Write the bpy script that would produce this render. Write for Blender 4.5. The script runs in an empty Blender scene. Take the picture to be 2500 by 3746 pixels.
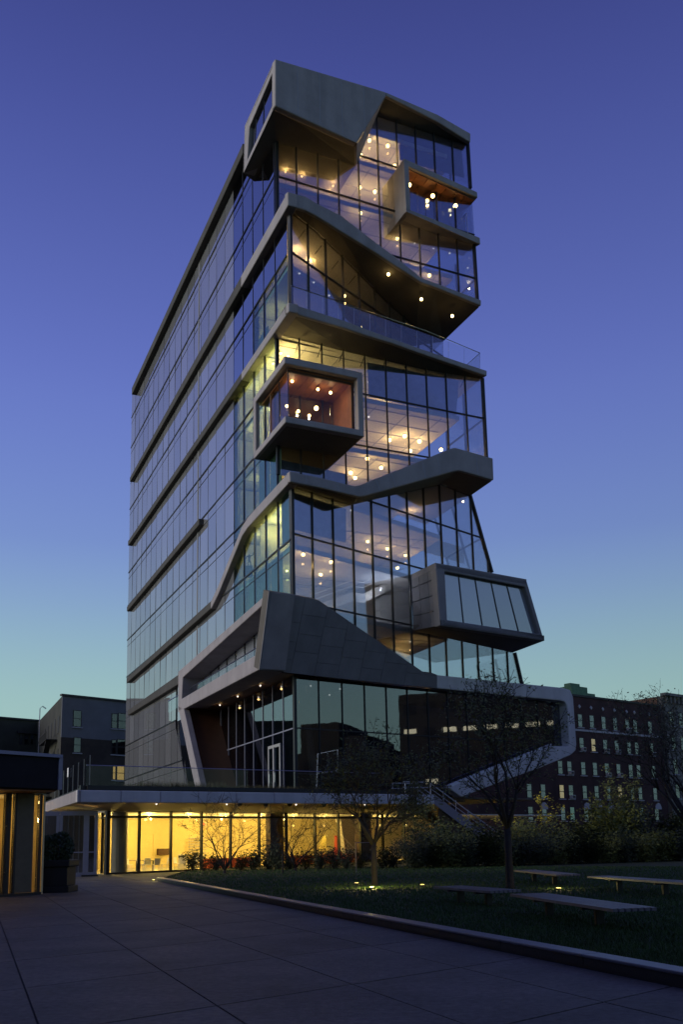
import bpy, bmesh, math, random
from mathutils import Vector, Matrix

# ------------------------------------------------------------------ camera
F, CX, CY = 3430.0, 1250.0, 2470.0            # focal length and principal point in photograph pixels
TH, PH, EYE = math.radians(10.13), math.radians(1.25), 1.9
SC = bpy.context.scene
COL = SC.collection
_r0 = Vector((1, 0, 0)); _u0 = Vector((0, -math.sin(TH), math.cos(TH))); FWD = Vector((0, math.cos(TH), math.sin(TH)))
RGT = math.cos(PH) * _r0 - math.sin(PH) * _u0
UPV = math.sin(PH) * _r0 + math.cos(PH) * _u0
EYEP = Vector((0, 0, EYE))
cam_d = bpy.data.cameras.new('camera'); cam = bpy.data.objects.new('camera', cam_d); COL.objects.link(cam)
cam.matrix_world = Matrix(((RGT.x, UPV.x, -FWD.x, 0), (RGT.y, UPV.y, -FWD.y, 0), (RGT.z, UPV.z, -FWD.z, EYE), (0, 0, 0, 1)))
cam_d.sensor_fit = 'HORIZONTAL'; cam_d.sensor_width = 36.0; cam_d.lens = 36.0 * F / 2500.0
cam_d.shift_x = 0.0; cam_d.shift_y = (CY - 1873.0) / 2500.0
cam_d.clip_start = 0.1; cam_d.clip_end = 6000
SC.camera = cam

# ------------------------------------------------------------------ dusk sky
def lin(h):
    h = h.lstrip('#'); o = []
    for i in (0, 2, 4):
        c = int(h[i:i + 2], 16) / 255
        o.append(c / 12.92 if c < .04045 else ((c + .055) / 1.055) ** 2.4)
    return (*o, 1)
W = bpy.data.worlds.new('World'); SC.world = W; W.use_nodes = True
nt = W.node_tree; nt.nodes.clear()
wo = nt.nodes.new('ShaderNodeOutputWorld'); bg = nt.nodes.new('ShaderNodeBackground')
tc = nt.nodes.new('ShaderNodeTexCoord'); sx = nt.nodes.new('ShaderNodeSeparateXYZ')
ramp = nt.nodes.new('ShaderNodeValToRGB'); ramp.color_ramp.interpolation = 'B_SPLINE'
stops = [(0.0, '#a0bfb0'), (0.08, '#a0c1b8'), (0.15, '#98bbbb'), (0.20, '#8eb0c0'), (0.25, '#83a1c6'), (0.31, '#758ec9'), (0.44, '#6475c2'), (0.53, '#5968b2'), (0.63, '#4a569f'), (0.72, '#3e478b'), (1.0, '#2f366c')]
el = ramp.color_ramp.elements
el[0].position, el[0].color = stops[0][0], lin(stops[0][1]); el[1].position, el[1].color = stops[-1][0], lin(stops[-1][1])
for p, c in stops[1:-1]:
    e = el.new(p); e.color = lin(c)
nt.links.new(tc.outputs['Generated'], sx.inputs[0]); nt.links.new(sx.outputs['Z'], ramp.inputs[0])
az = nt.nodes.new('ShaderNodeMapRange'); az.inputs['From Min'].default_value = -1; az.inputs['From Max'].default_value = 1; az.inputs['To Min'].default_value = 1.17; az.inputs['To Max'].default_value = .80   # the glow is stronger towards the sunset side (left)
nt.links.new(sx.outputs['X'], az.inputs[0]); nt.links.new(ramp.outputs[0], bg.inputs[0]); nt.links.new(az.outputs[0], bg.inputs[1])
nt.links.new(bg.outputs[0], wo.inputs[0])

# ------------------------------------------------------------------ afterglow (soft, from the left, low)
sun_d = bpy.data.lights.new('sun', 'SUN'); sun = bpy.data.objects.new('sun', sun_d); COL.objects.link(sun)
sun_d.energy = 2.0; sun_d.angle = math.radians(28); sun_d.color = (1.0, 0.93, 0.80)
sun.rotation_euler = Vector((0.93, 0.33, -0.22)).to_track_quat('-Z', 'Y').to_euler()

SC.view_settings.view_transform = 'Standard'; SC.view_settings.look = 'None'
SC.view_settings.exposure = 0.0; SC.view_settings.gamma = 1.0; SC.view_settings.use_curve_mapping = False
SC.render.engine = 'CYCLES'
SC.cycles.use_denoising = True; SC.cycles.max_bounces = 8; SC.cycles.transparent_max_bounces = 32
SC.cycles.glossy_bounces = 4; SC.cycles.diffuse_bounces = 3; SC.cycles.sample_clamp_indirect = 4.0
SC.cycles.caustics_reflective = False; SC.cycles.caustics_refractive = False
rnd = random.Random(7)

# ------------------------------------------------------------------ geometry of the place
def ray(u, v): return RGT * ((u - CX) / F) + UPV * ((CY - v) / F) + FWD
class Pl:                                        # vertical wall plane: a point, a compass direction and its normal
    def __init__(s, pt, ang, off=0.0):
        a = math.radians(ang); s.ang = ang
        s.d = Vector((math.sin(a), math.cos(a), 0)); s.n = Vector((math.cos(a), -math.sin(a), 0))
        s.o = Vector((pt[0], pt[1], 0)) + s.n * off
    def off(s, k): return Pl(s.o + s.n * k, s.ang)
    def at(s, u, v):
        d = ray(u, v); return EYEP + d * ((s.o - EYEP).dot(s.n) / d.dot(s.n))
    def st(s, u, v):
        p = s.at(u, v); return ((p - s.o).dot(s.d), p.z)
    def P(s, t, z, k=0.0): return s.o + s.d * t + s.n * k + Vector((0, 0, z))
    def depth(s, p): return -(p - s.o).dot(s.n)
def onz(z, u, v):
    d = ray(u, v); return EYEP + d * ((z - EYE) / d.z)
def at_y(u, v, y):
    d = ray(u, v); return EYEP + d * (y / d.y)
UP = Vector((0, 0, 1))

# ------------------------------------------------------------------ materials
def mat(name, base=(.5, .5, .5), rough=.6, metal=0.0, noise=0.0, scale=3.0, bump=0.0, bscale=20.0, spec=None, emit=None, es=0.0, rand=0.0, c2=None):
    m = bpy.data.materials.new(name); m.use_nodes = True; t = m.node_tree; b = t.nodes['Principled BSDF']
    b.inputs['Base Color'].default_value = (*base, 1); b.inputs['Roughness'].default_value = rough; b.inputs['Metallic'].default_value = metal
    if spec is not None: b.inputs['Specular IOR Level'].default_value = spec
    if emit: b.inputs['Emission Color'].default_value = (*emit, 1); b.inputs['Emission Strength'].default_value = es
    co = t.nodes.new('ShaderNodeTexCoord'); src = None
    if noise or c2:
        n = t.nodes.new('ShaderNodeTexNoise'); n.inputs['Scale'].default_value = scale; n.inputs['Detail'].default_value = 8; n.inputs['Roughness'].default_value = .65
        t.links.new(co.outputs['Object'], n.inputs['Vector'])
        r = t.nodes.new('ShaderNodeValToRGB'); r.color_ramp.elements[0].position = .3; r.color_ramp.elements[1].position = .72
        lo = c2 if c2 else tuple(c * (1 - noise) for c in base); hi = base if c2 else tuple(min(1, c * (1 + noise)) for c in base)
        r.color_ramp.elements[0].color = (*lo, 1); r.color_ramp.elements[1].color = (*hi, 1)
        t.links.new(n.outputs['Fac'], r.inputs[0]); src = r.outputs[0]
    if rand:
        oi = t.nodes.new('ShaderNodeObjectInfo'); mr = t.nodes.new('ShaderNodeMapRange'); mr.inputs['To Min'].default_value = 1 - rand; mr.inputs['To Max'].default_value = 1 + rand
        t.links.new(oi.outputs['Random'], mr.inputs[0])
        hs = t.nodes.new('ShaderNodeHueSaturation')
        if src: t.links.new(src, hs.inputs['Color'])
        else: hs.inputs['Color'].default_value = (*base, 1)
        t.links.new(mr.outputs[0], hs.inputs['Value']); src = hs.outputs[0]
    if src: t.links.new(src, b.inputs['Base Color'])
    if bump:
        n2 = t.nodes.new('ShaderNodeTexNoise'); n2.inputs['Scale'].default_value = bscale; n2.inputs['Detail'].default_value = 6
        t.links.new(co.outputs['Object'], n2.inputs['Vector'])
        bp = t.nodes.new('ShaderNodeBump'); bp.inputs['Strength'].default_value = bump; bp.inputs['Distance'].default_value = .03
        t.links.new(n2.outputs['Fac'], bp.inputs['Height']); t.links.new(bp.outputs[0], b.inputs['Normal'])
    return m
def glass(name, tint, refl, rough=.015, add=.6, wob=0.0, rand=.12):
    """window glass: see-through, with mirror reflection that grows towards grazing angles"""
    m = bpy.data.materials.new(name); m.use_nodes = True; t = m.node_tree; t.nodes.clear()
    o = t.nodes.new('ShaderNodeOutputMaterial'); mx = t.nodes.new('ShaderNodeMixShader')
    tr = t.nodes.new('ShaderNodeBsdfTransparent'); tr.inputs[0].default_value = (*tint, 1)
    gl = t.nodes.new('ShaderNodeBsdfGlossy'); gl.inputs['Roughness'].default_value = rough; gl.inputs[0].default_value = (.93, .95, 1, 1)
    lw = t.nodes.new('ShaderNodeLayerWeight'); lw.inputs['Blend'].default_value = .35
    mr = t.nodes.new('ShaderNodeMapRange'); mr.inputs['To Min'].default_value = refl; mr.inputs['To Max'].default_value = min(1, refl + add)
    t.links.new(lw.outputs['Fresnel'], mr.inputs[0]); t.links.new(mr.outputs[0], mx.inputs[0])
    if wob:
        co = t.nodes.new('ShaderNodeTexCoord'); n = t.nodes.new('ShaderNodeTexNoise'); n.inputs['Scale'].default_value = .6; n.inputs['Detail'].default_value = 2
        b = t.nodes.new('ShaderNodeBump'); b.inputs['Strength'].default_value = wob; b.inputs['Distance'].default_value = .02
        t.links.new(co.outputs['Object'], n.inputs['Vector']); t.links.new(n.outputs['Fac'], b.inputs['Height']); t.links.new(b.outputs[0], gl.inputs['Normal'])
    t.links.new(tr.outputs[0], mx.inputs[1]); t.links.new(gl.outputs[0], mx.inputs[2]); t.links.new(mx.outputs[0], o.inputs[0])
    return m
def concrete(name, base, c2, panel=0.0):
    m = mat(name, base, .82, noise=.12, scale=.55, bump=.25, bscale=9.0, spec=.25, rand=panel, c2=c2)
    t = m.node_tree; b = t.nodes['Principled BSDF']; lk = b.inputs['Base Color'].links[0]; src = lk.from_socket
    co = t.nodes.new('ShaderNodeTexCoord'); mp = t.nodes.new('ShaderNodeMapping'); mp.inputs['Scale'].default_value = (.9, .9, .10)   # rain streaks
    n = t.nodes.new('ShaderNodeTexNoise'); n.inputs['Scale'].default_value = 1.0; n.inputs['Detail'].default_value = 5
    r = t.nodes.new('ShaderNodeValToRGB'); r.color_ramp.elements[0].position = .35; r.color_ramp.elements[0].color = (.72, .72, .72, 1); r.color_ramp.elements[1].position = .6
    mu = t.nodes.new('ShaderNodeMix'); mu.data_type = 'RGBA'; mu.blend_type = 'MULTIPLY'; mu.inputs[0].default_value = .42
    t.links.new(co.outputs['Object'], mp.inputs[0]); t.links.new(mp.outputs[0], n.inputs['Vector']); t.links.new(n.outputs['Fac'], r.inputs[0])
    t.links.new(src, mu.inputs[6]); t.links.new(r.outputs[0], mu.inputs[7]); t.links.new(mu.outputs[2], b.inputs['Base Color'])
    return m
def brick(name, c1, c2, mortar, sc):
    m = mat(name, c1, .9); t = m.node_tree; b = t.nodes['Principled BSDF']; co = t.nodes.new('ShaderNodeTexCoord')
    sp = t.nodes.new('ShaderNodeSeparateXYZ'); ad = t.nodes.new('ShaderNodeMath'); ad.operation = 'ADD'; cb = t.nodes.new('ShaderNodeCombineXYZ')
    t.links.new(co.outputs['Object'], sp.inputs[0]); t.links.new(sp.outputs[0], ad.inputs[0]); t.links.new(sp.outputs[1], ad.inputs[1])
    t.links.new(ad.outputs[0], cb.inputs[0]); t.links.new(sp.outputs[2], cb.inputs[1])
    k = t.nodes.new('ShaderNodeTexBrick'); k.inputs['Color1'].default_value = (*c1, 1); k.inputs['Color2'].default_value = (*c2, 1); k.inputs['Mortar'].default_value = (*mortar, 1)
    k.inputs['Scale'].default_value = sc; k.inputs['Mortar Size'].default_value = .012; k.inputs['Brick Width'].default_value = .3; k.inputs['Row Height'].default_value = .1
    n = t.nodes.new('ShaderNodeTexNoise'); n.inputs['Scale'].default_value = .35; n.inputs['Detail'].default_value = 8; t.links.new(co.outputs['Object'], n.inputs['Vector'])
    r = t.nodes.new('ShaderNodeValToRGB'); r.color_ramp.elements[0].position = .3; r.color_ramp.elements[0].color = (.55, .55, .55, 1); r.color_ramp.elements[1].position = .7; r.color_ramp.elements[1].color = (1.2, 1.2, 1.2, 1)
    mu = t.nodes.new('ShaderNodeMix'); mu.data_type = 'RGBA'; mu.blend_type = 'MULTIPLY'; mu.inputs[0].default_value = 1
    t.links.new(cb.outputs[0], k.inputs['Vector']); t.links.new(n.outputs['Fac'], r.inputs[0]); t.links.new(k.outputs[0], mu.inputs[6]); t.links.new(r.outputs[0], mu.inputs[7])
    t.links.new(mu.outputs[2], b.inputs['Base Color']); return m

def stain(m, scale, lo, hi):                        # broad worn and damp patches over a finished material
    t = m.node_tree; b = t.nodes['Principled BSDF']; src = b.inputs['Base Color'].links[0].from_socket
    co = t.nodes.new('ShaderNodeTexCoord'); n = t.nodes.new('ShaderNodeTexNoise'); n.inputs['Scale'].default_value = scale; n.inputs['Detail'].default_value = 7; n.inputs['Roughness'].default_value = .7
    r = t.nodes.new('ShaderNodeValToRGB'); r.color_ramp.elements[0].position = .36; r.color_ramp.elements[0].color = (lo, lo, lo, 1); r.color_ramp.elements[1].position = .64; r.color_ramp.elements[1].color = (hi, hi, hi, 1)
    mu = t.nodes.new('ShaderNodeMix'); mu.data_type = 'RGBA'; mu.blend_type = 'MULTIPLY'; mu.inputs[0].default_value = 1
    t.links.new(co.outputs['Object'], n.inputs['Vector']); t.links.new(n.outputs['Fac'], r.inputs[0]); t.links.new(src, mu.inputs[6]); t.links.new(r.outputs[0], mu.inputs[7]); t.links.new(mu.outputs[2], b.inputs['Base Color'])
M = {}
M['concrete'] = concrete('concrete', (.34, .312, .325), (.265, .243, .255))
M['panel'] = concrete('concrete_panel', (.25, .238, .252), (.20, .19, .205), .06)
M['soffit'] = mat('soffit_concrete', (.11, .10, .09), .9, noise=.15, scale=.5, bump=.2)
M['mullion'] = mat('dark_mullion', (.018, .019, .022), .45, .3)
M['steel'] = mat('stainless', (.55, .56, .6), .28, 1.0)
M['greymetal'] = mat('grey_metal', (.24, .24, .31), .45, .3, noise=.1, scale=2)
M['clear'] = glass('clear_glass', (.84, .87, .89), .115, wob=.05)
M['green'] = glass('green_glass', (.66, .80, .70), .05, add=.4, wob=.05)
M['railmetal'] = mat('brushed_rail', (.62, .63, .68), .38, .4)
M['sideclear'] = glass('side_glass', (.45, .47, .55), .42, wob=.05)
M['lobby'] = glass('lobby_glass', (.97, .97, .95), .03)
M['rail'] = glass('rail_glass', (.95, .96, .96), .0, add=.22)
M['baseglass'] = glass('base_glass', (.42, .45, .48), .16, add=.5, wob=.08)
M['boxglass'] = glass('box_glass', (.95, .93, .92), .0, add=.25)
M['ceil'] = mat('ceiling_plaster', (.68, .66, .63), .9, noise=.05)
M['slabedge'] = mat('slab_edge', (.30, .31, .38), .8)
M['core'] = mat('core_wall', (.50, .46, .43), .85, noise=.08, scale=.8)
M['curtain'] = mat('curtain', (.20, .22, .30), .9, noise=.25, scale=1.5)
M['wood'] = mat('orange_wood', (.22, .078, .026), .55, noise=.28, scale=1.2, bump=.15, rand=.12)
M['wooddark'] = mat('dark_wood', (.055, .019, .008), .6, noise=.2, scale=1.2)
M['bulb'] = mat('bulb', (1, .9, .7), .4, emit=(1.0, .72, .26), es=10.0)
M['bulbw'] = mat('white_bulb', (1, 1, 1), .4, emit=(1.0, .92, .80), es=1.6)
M['warmwall'] = mat('warm_wall', (.76, .62, .32), .85, noise=.04)
M['white'] = mat('white_paint', (.78, .78, .76), .5)
M['black'] = mat('black_paint', (.012, .012, .014), .5)
# spandrel glass of the long side wall: frit-printed, half mirror
def spandrel(name, dif, refl):
    m = bpy.data.materials.new(name); m.use_nodes = True; t = m.node_tree; t.nodes.clear()
    o = t.nodes.new('ShaderNodeOutputMaterial'); mx = t.nodes.new('ShaderNodeMixShader'); mx.inputs[0].default_value = refl
    df = t.nodes.new('ShaderNodeBsdfDiffuse'); gl = t.nodes.new('ShaderNodeBsdfGlossy'); gl.inputs['Roughness'].default_value = .035; gl.inputs[0].default_value = (.92, .93, .96, 1)
    oi = t.nodes.new('ShaderNodeObjectInfo'); hs = t.nodes.new('ShaderNodeHueSaturation'); hs.inputs['Color'].default_value = (*dif, 1)
    mr = t.nodes.new('ShaderNodeMapRange'); mr.inputs['To Min'].default_value = .82; mr.inputs['To Max'].default_value = 1.15
    t.links.new(oi.outputs['Random'], mr.inputs[0]); t.links.new(mr.outputs[0], hs.inputs['Value']); t.links.new(hs.outputs[0], df.inputs[0])
    co = t.nodes.new('ShaderNodeTexCoord'); n = t.nodes.new('ShaderNodeTexNoise'); n.inputs['Scale'].default_value = .5; n.inputs['Detail'].default_value = 3
    b = t.nodes.new('ShaderNodeBump'); b.inputs['Strength'].default_value = .06; b.inputs['Distance'].default_value = .02
    t.links.new(co.outputs['Object'], n.inputs['Vector']); t.links.new(n.outputs['Fac'], b.inputs['Height']); t.links.new(b.outputs[0], gl.inputs['Normal'])
    t.links.new(df.outputs[0], mx.inputs[1]); t.links.new(gl.outputs[0], mx.inputs[2]); t.links.new(mx.outputs[0], o.inputs[0]); return m
M['spandrel'] = spandrel('fritted_glass', (.18, .182, .195), .43)

# ------------------------------------------------------------------ mesh helpers
def tag(o, label=None, cat=None, group=None, kind=None):
    if label: o['label'] = label
    if cat: o['category'] = cat
    if group: o['group'] = group
    if kind: o['kind'] = kind
    return o
def empty(name, loc, label=None, cat=None, group=None):
    o = bpy.data.objects.new(name, None); COL.objects.link(o); o.location = loc; o.empty_display_size = .2
    return tag(o, label, cat, group)
def put(o, parent):
    if parent is not None:
        o.parent = parent
        if parent.type == 'EMPTY': o.matrix_parent_inverse = Matrix.Translation(-Vector(parent.location))
    return o
class MB:
    def __init__(s): s.v = []; s.f = []
    def add(s, vs, fs):
        k = len(s.v); s.v += [tuple(x) for x in vs]; s.f += [tuple(i + k for i in q) for q in fs]; return s
    def box(s, a, b):
        x0, y0, z0 = a; x1, y1, z1 = b
        return s.add([(x0, y0, z0), (x1, y0, z0), (x1, y1, z0), (x0, y1, z0), (x0, y0, z1), (x1, y0, z1), (x1, y1, z1), (x0, y1, z1)],
                     [(0, 3, 2, 1), (4, 5, 6, 7), (0, 1, 5, 4), (1, 2, 6, 5), (2, 3, 7, 6), (3, 0, 4, 7)])
    def prism(s, poly, ext):
        n = len(poly); e = Vector(ext); vs = [Vector(p) for p in poly] + [Vector(p) + e for p in poly]
        return s.add(vs, [tuple(range(n)), tuple(range(2 * n - 1, n - 1, -1))] + [(i, i + n, (i + 1) % n + n, (i + 1) % n) for i in range(n)])
    def ring(s, outer, inner, ext):                # flat frame with a hole, same corner count, extruded
        n = len(outer); e = Vector(ext)
        vs = [Vector(p) for p in outer] + [Vector(p) for p in inner]; vs += [p + e for p in vs]; m = 2 * n; fs = []
        for i in range(n):
            j = (i + 1) % n
            fs += [(i, j, n + j, n + i), (m + i, m + n + i, m + n + j, m + j), (i, m + i, m + j, j), (n + i, n + j, m + n + j, m + n + i)]
        return s.add(vs, fs)
    def loft(s, st, cap=True):
        k = len(st[0]); vs = [p for q in st for p in q]; fs = []
        for i in range(len(st) - 1):
            for j in range(k): fs.append((i * k + j, i * k + (j + 1) % k, (i + 1) * k + (j + 1) % k, (i + 1) * k + j))
        if cap: fs += [tuple(range(k - 1, -1, -1)), tuple((len(st) - 1) * k + j for j in range(k))]
        return s.add(vs, fs)
    def bar(s, a, b, w, h=None, side=None):       # rectangular bar from a to b
        a = Vector(a); b = Vector(b); h = h or w; d = (b - a).normalized()
        x = Vector(side) if side is not None else (d.cross(UP) if abs(d.z) < .95 else Vector((1, 0, 0)))
        x = (x - d * x.dot(d)).normalized(); y = d.cross(x)
        q = [x * (w / 2) + y * (h / 2), x * (-w / 2) + y * (h / 2), x * (-w / 2) - y * (h / 2), x * (w / 2) - y * (h / 2)]
        return s.loft([[a + p for p in q], [b + p for p in q]])
    def tube(s, pts, rad, n=6):
        st = []; pts = [Vector(p) for p in pts]
        for i, p in enumerate(pts):
            d = (pts[min(i + 1, len(pts) - 1)] - pts[max(i - 1, 0)]).normalized()
            x = d.orthogonal().normalized() if i == 0 else (st_x - d * st_x.dot(d)).normalized()
            st_x = x; y = d.cross(x); r = rad[i] if isinstance(rad, (list, tuple)) else rad
            st.append([p + (x * math.cos(a) + y * math.sin(a)) * r for a in [2 * math.pi * k / n for k in range(n)]])
        return s.loft(st)
    def lathe(s, prof, c=(0, 0, 0), n=16):
        c = Vector(c); st = [[c + Vector((r * math.cos(2 * math.pi * k / n), r * math.sin(2 * math.pi * k / n), z)) for k in range(n)] for r, z in prof]
        return s.loft(st)
    def build(s, name, m, parent=None, bevel=0.0, smooth=False, label=None, cat=None, group=None, kind=None, seg=2):
        me = bpy.data.meshes.new(name); me.from_pydata(s.v, [], s.f)
        bm = bmesh.new(); bm.from_mesh(me); bmesh.ops.recalc_face_normals(bm, faces=bm.faces)
        if bevel:
            bmesh.ops.remove_doubles(bm, verts=bm.verts, dist=.002)
            es = [e for e in bm.edges if len(e.link_faces) == 2 and e.calc_face_angle(0) > .35]
            bmesh.ops.bevel(bm, geom=es, offset=bevel, segments=seg, profile=.5, affect='EDGES', clamp_overlap=True)
        if smooth:
            for f in bm.faces: f.smooth = True
        bm.to_mesh(me); bm.free()
        me.materials.append(M[m] if isinstance(m, str) else m)
        o = bpy.data.objects.new(name, me); COL.objects.link(o)
        put(o, parent); return tag(o, label, cat, group, kind)
def copy_tree(o, parent=None):
    c = o.copy(); COL.objects.link(c); c.parent = parent
    for ch in list(o.children): copy_tree(ch, c)
    return c
def clip(poly, x0, x1, z0, z1):
    def cut(pl, k, lim, keep_hi):
        out = []
        for i in range(len(pl)):
            a, b = pl[i], pl[(i + 1) % len(pl)]
            ia = a[k] >= lim if keep_hi else a[k] <= lim; ib = b[k] >= lim if keep_hi else b[k] <= lim
            if ia: out.append(a)
            if ia != ib:
                t = (lim - a[k]) / (b[k] - a[k]); out.append((a[0] + t * (b[0] - a[0]), a[1] + t * (b[1] - a[1])))
        return out
    for k, lim, hi in ((0, x0, True), (0, x1, False), (1, z0, True), (1, z1, False)):
        if len(poly) < 3: return []
        poly = cut(poly, k, lim, hi)
    out = []
    for p in poly:
        if not out or abs(p[0] - out[-1][0]) + abs(p[1] - out[-1][1]) > .01: out.append(p)
    if len(out) > 2 and abs(out[0][0] - out[-1][0]) + abs(out[0][1] - out[-1][1]) < .01: out.pop()
    if len(out) < 3: return []
    A = sum(out[i][0] * out[(i + 1) % len(out)][1] - out[(i + 1) % len(out)][0] * out[i][1] for i in range(len(out))) / 2
    return out if abs(A) > .03 else []
def spans(poly, k, val):                           # where the line coord[k]=val lies inside the polygon
    xs = []
    for i in range(len(poly)):
        a, b = poly[i], poly[(i + 1) % len(poly)]
        if (a[k] - val) * (b[k] - val) < 0:
            t = (val - a[k]) / (b[k] - a[k]); xs.append(a[1 - k] + t * (b[1 - k] - a[1 - k]))
    xs.sort(); return list(zip(xs[0::2], xs[1::2]))
def glazing(wall, pl, poly, xs, zs, m, mw=.075, md=.18, tw=.10, skip=None, bars=True, gm=None):
    """curtain wall: polygon (t,z) in plane pl, cut into panes at the lines xs, zs; panes, mullions and transoms become children of wall"""
    xa = [min(p[0] for p in poly) - 1] + list(xs) + [max(p[0] for p in poly) + 1]
    za = [min(p[1] for p in poly) - 1] + list(zs) + [max(p[1] for p in poly) + 1]
    for i in range(len(xa) - 1):
        for j in range(len(za) - 1):
            c = clip(poly, xa[i] + .02, xa[i + 1] - .02, za[j] + .02, za[j + 1] - .02)
            if c and not (skip and skip((xa[i] + xa[i + 1]) / 2, (za[j] + za[j + 1]) / 2)):
                mm = m(xa[i], za[j]) if callable(m) else m
                MB().prism([pl.P(t, z, .0) for t, z in c], pl.n * -.03).build('pane', mm, wall)
    if not bars: return
    for x in xs:
        for a, b in spans(poly, 0, x):
            MB().bar(pl.P(x, a, .02), pl.P(x, b, .02), mw, md, pl.d).build('mullion', gm or 'mullion', wall)
    for z in zs:
        for a, b in spans(poly, 1, z):
            MB().bar(pl.P(a, z, .01), pl.P(b, z, .01), md * .8, tw, pl.n).build('transom', gm or 'mullion', wall)
# ================================================================== THE TOWER
class GP:                                          # leaning plane through three points (a->b is its horizontal axis)
    def __init__(s, a, b, c):
        s.o = Vector(a); s.d = (Vector(b) - s.o).normalized(); s.n = s.d.cross(Vector(c) - s.o).normalized()
        if s.n.y > 0: s.n = -s.n
        s.w = s.n.cross(s.d)
        if s.w.z < 0: s.w = -s.w
    def at(s, u, v):
        d = ray(u, v); return EYEP + d * ((s.o - EYEP).dot(s.n) / d.dot(s.n))
    def st(s, u, v):
        p = s.at(u, v) - s.o; return (p.dot(s.d), p.dot(s.w))
    def P(s, t, w, k=0.0): return s.o + s.d * t + s.w * w + s.n * k
AS = -24.17                                        # compass direction of the long side wall
C6 = at_y(1064, 1950, 72.0)
S = Pl(C6, AS)                                     # long side wall; its n points into the building
def Sout(k): return S.off(-k)
def SP(t, k, z): return S.o + S.d * t + S.n * k + Vector((0, 0, z))
_ew = Sout(.5).at(1057, 1125)                      # front faces of the concrete bands: they draw in towards the glass at the right
PU = Pl(S.at(1009, 1000), 64.75)                   # upper front glass
_e2 = PU.at(1775, 1366) + PU.n * .6; EW = Pl(_ew, math.degrees(math.atan2(_e2.x - _ew.x, _e2.y - _ew.y)))
PM = Pl(S.at(1060, 900), 39.3)                     # slanting middle front glass
PLW = Pl(C6, 46.45)                                # lower front glass
LV = [16.0, 20.9, 25.9, 31.3, 36.4, 41.35, 46.15, 51.05, 55.95, 60.7, 65.5]
TZ = 5.8                                           # terrace level
tower = empty('glass_tower', SP(20, 10, TZ), 'tall glass tower with zigzag concrete bands and jutting concrete boxes', 'building')

# ---- long side curtain wall
side = MB().bar(SP(65.9, .1, TZ), SP(65.9, .1, 69.5), .12, .12, S.d).build('curtain_wall', 'mullion', tower)
def side_m(t, z): return 'spandrel' if t > 14.9 else ('sideclear' if z > 50 or (z > 45 and t > 8.9) else 'green')
polyA = [(65.8, 69.6), (2.9, 69.6), (2.9, 54.9), (0.05, 54.9), (0.05, 46.15), (65.8, 46.15)]
polyB = [(65.8, 46.15), (2.9, 46.15), (2.9, 30.9), (0.05, 30.9), (0.05, 20.9), (37, 20.9), (37, 15.3), (30.2, TZ), (65.8, TZ)]
xsS = [3.0 * i for i in range(1, 22)]
for poly, zs in ((polyA, [51.05, 55.95, 60.7, 65.5]), (polyB, [11.2, 16.0, 20.9, 25.9, 31.3, 36.4, 41.35])):
    zz = zs
    xa = [-1] + xsS + [70]; za = [min(p[1] for p in poly) - 1] + zz + [max(p[1] for p in poly) + 1]
    for i in range(len(xa) - 1):
        for j in range(len(za) - 1):
            c = clip(poly, xa[i] + .02, xa[i + 1] - .02, za[j] + .03, za[j + 1] - .03)
            if c:
                k = rnd.uniform(-.004, .004); tilt = [rnd.uniform(-.02, .02) for _ in range(2)]
                cx = sum(p[0] for p in c) / len(c); cz = sum(p[1] for p in c) / len(c)
                pts = [SP(t, k + (t - cx) * tilt[0] * .3 + (z - cz) * tilt[1] * .3, z) for t, z in c]
                MB().prism(pts, S.n * .03).build('pane', side_m(xa[i], za[j]), side)
    for z in zz:
        for a, b in spans(poly, 1, z):
            MB().bar(SP(a, -.02, z), SP(b, -.02, z), .1, .14, S.n).build('transom', 'mullion', side)
    for x in xsS:
        for a, b in spans(poly, 0, x):
            if x < 15: MB().bar(SP(x, .06, a), SP(x, .06, b), .09, .2, S.d).build('mullion', 'mullion', side)
            else: MB().bar(SP(x, .01, a), SP(x, .01, b), .05, .06, S.d).build('mullion', 'mullion', side)
    for z in zz:                                    # faint second joint under each floor line
        for a, b in spans(poly, 1, z - .95):
            MB().bar(SP(max(a, b) if False else a, .0, z - .95), SP(b, .0, z - .95), .045, .05, S.n).build('joint', 'mullion', side)
MB().bar(SP(28.0, .0, 20.9), SP(28.0, .0, 68.5), .4, .06, S.d).build('pale_strip', mat('pale_strip', (.17, .165, .17), .6), side)
# bright back lining behind the fritted panes closes the wall
MB().prism([SP(15.2, .45, 21.0), SP(38, .45, 21.0), SP(38, .45, TZ), SP(65.6, .45, TZ), SP(65.6, .45, 69.4), SP(15.2, .45, 69.4)], S.n * .3).build('back_lining', 'core', side)

# ---- side bands: one concrete, its shade far along the wall painted as a darker copy
M['shaded'] = concrete('shaded_band', (.085, .080, .074), (.06, .056, .052))  # darker copy of the concrete: shade on the far bands put into the colour
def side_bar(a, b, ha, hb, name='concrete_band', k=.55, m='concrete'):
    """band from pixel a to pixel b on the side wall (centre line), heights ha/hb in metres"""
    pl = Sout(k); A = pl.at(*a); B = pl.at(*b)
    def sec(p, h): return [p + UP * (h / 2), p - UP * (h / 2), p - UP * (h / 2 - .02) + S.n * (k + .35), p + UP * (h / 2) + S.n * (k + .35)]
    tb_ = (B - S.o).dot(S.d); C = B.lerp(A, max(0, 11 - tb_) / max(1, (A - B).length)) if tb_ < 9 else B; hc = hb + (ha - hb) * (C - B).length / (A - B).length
    o = MB().loft([sec(A, ha), sec(C, hc)]).build(name, 'shaded', tower, bevel=.08)
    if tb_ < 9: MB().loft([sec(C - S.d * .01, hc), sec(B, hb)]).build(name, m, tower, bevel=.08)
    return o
side_bar((475, 1755), (1053, 726), .72, 1.27)
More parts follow.
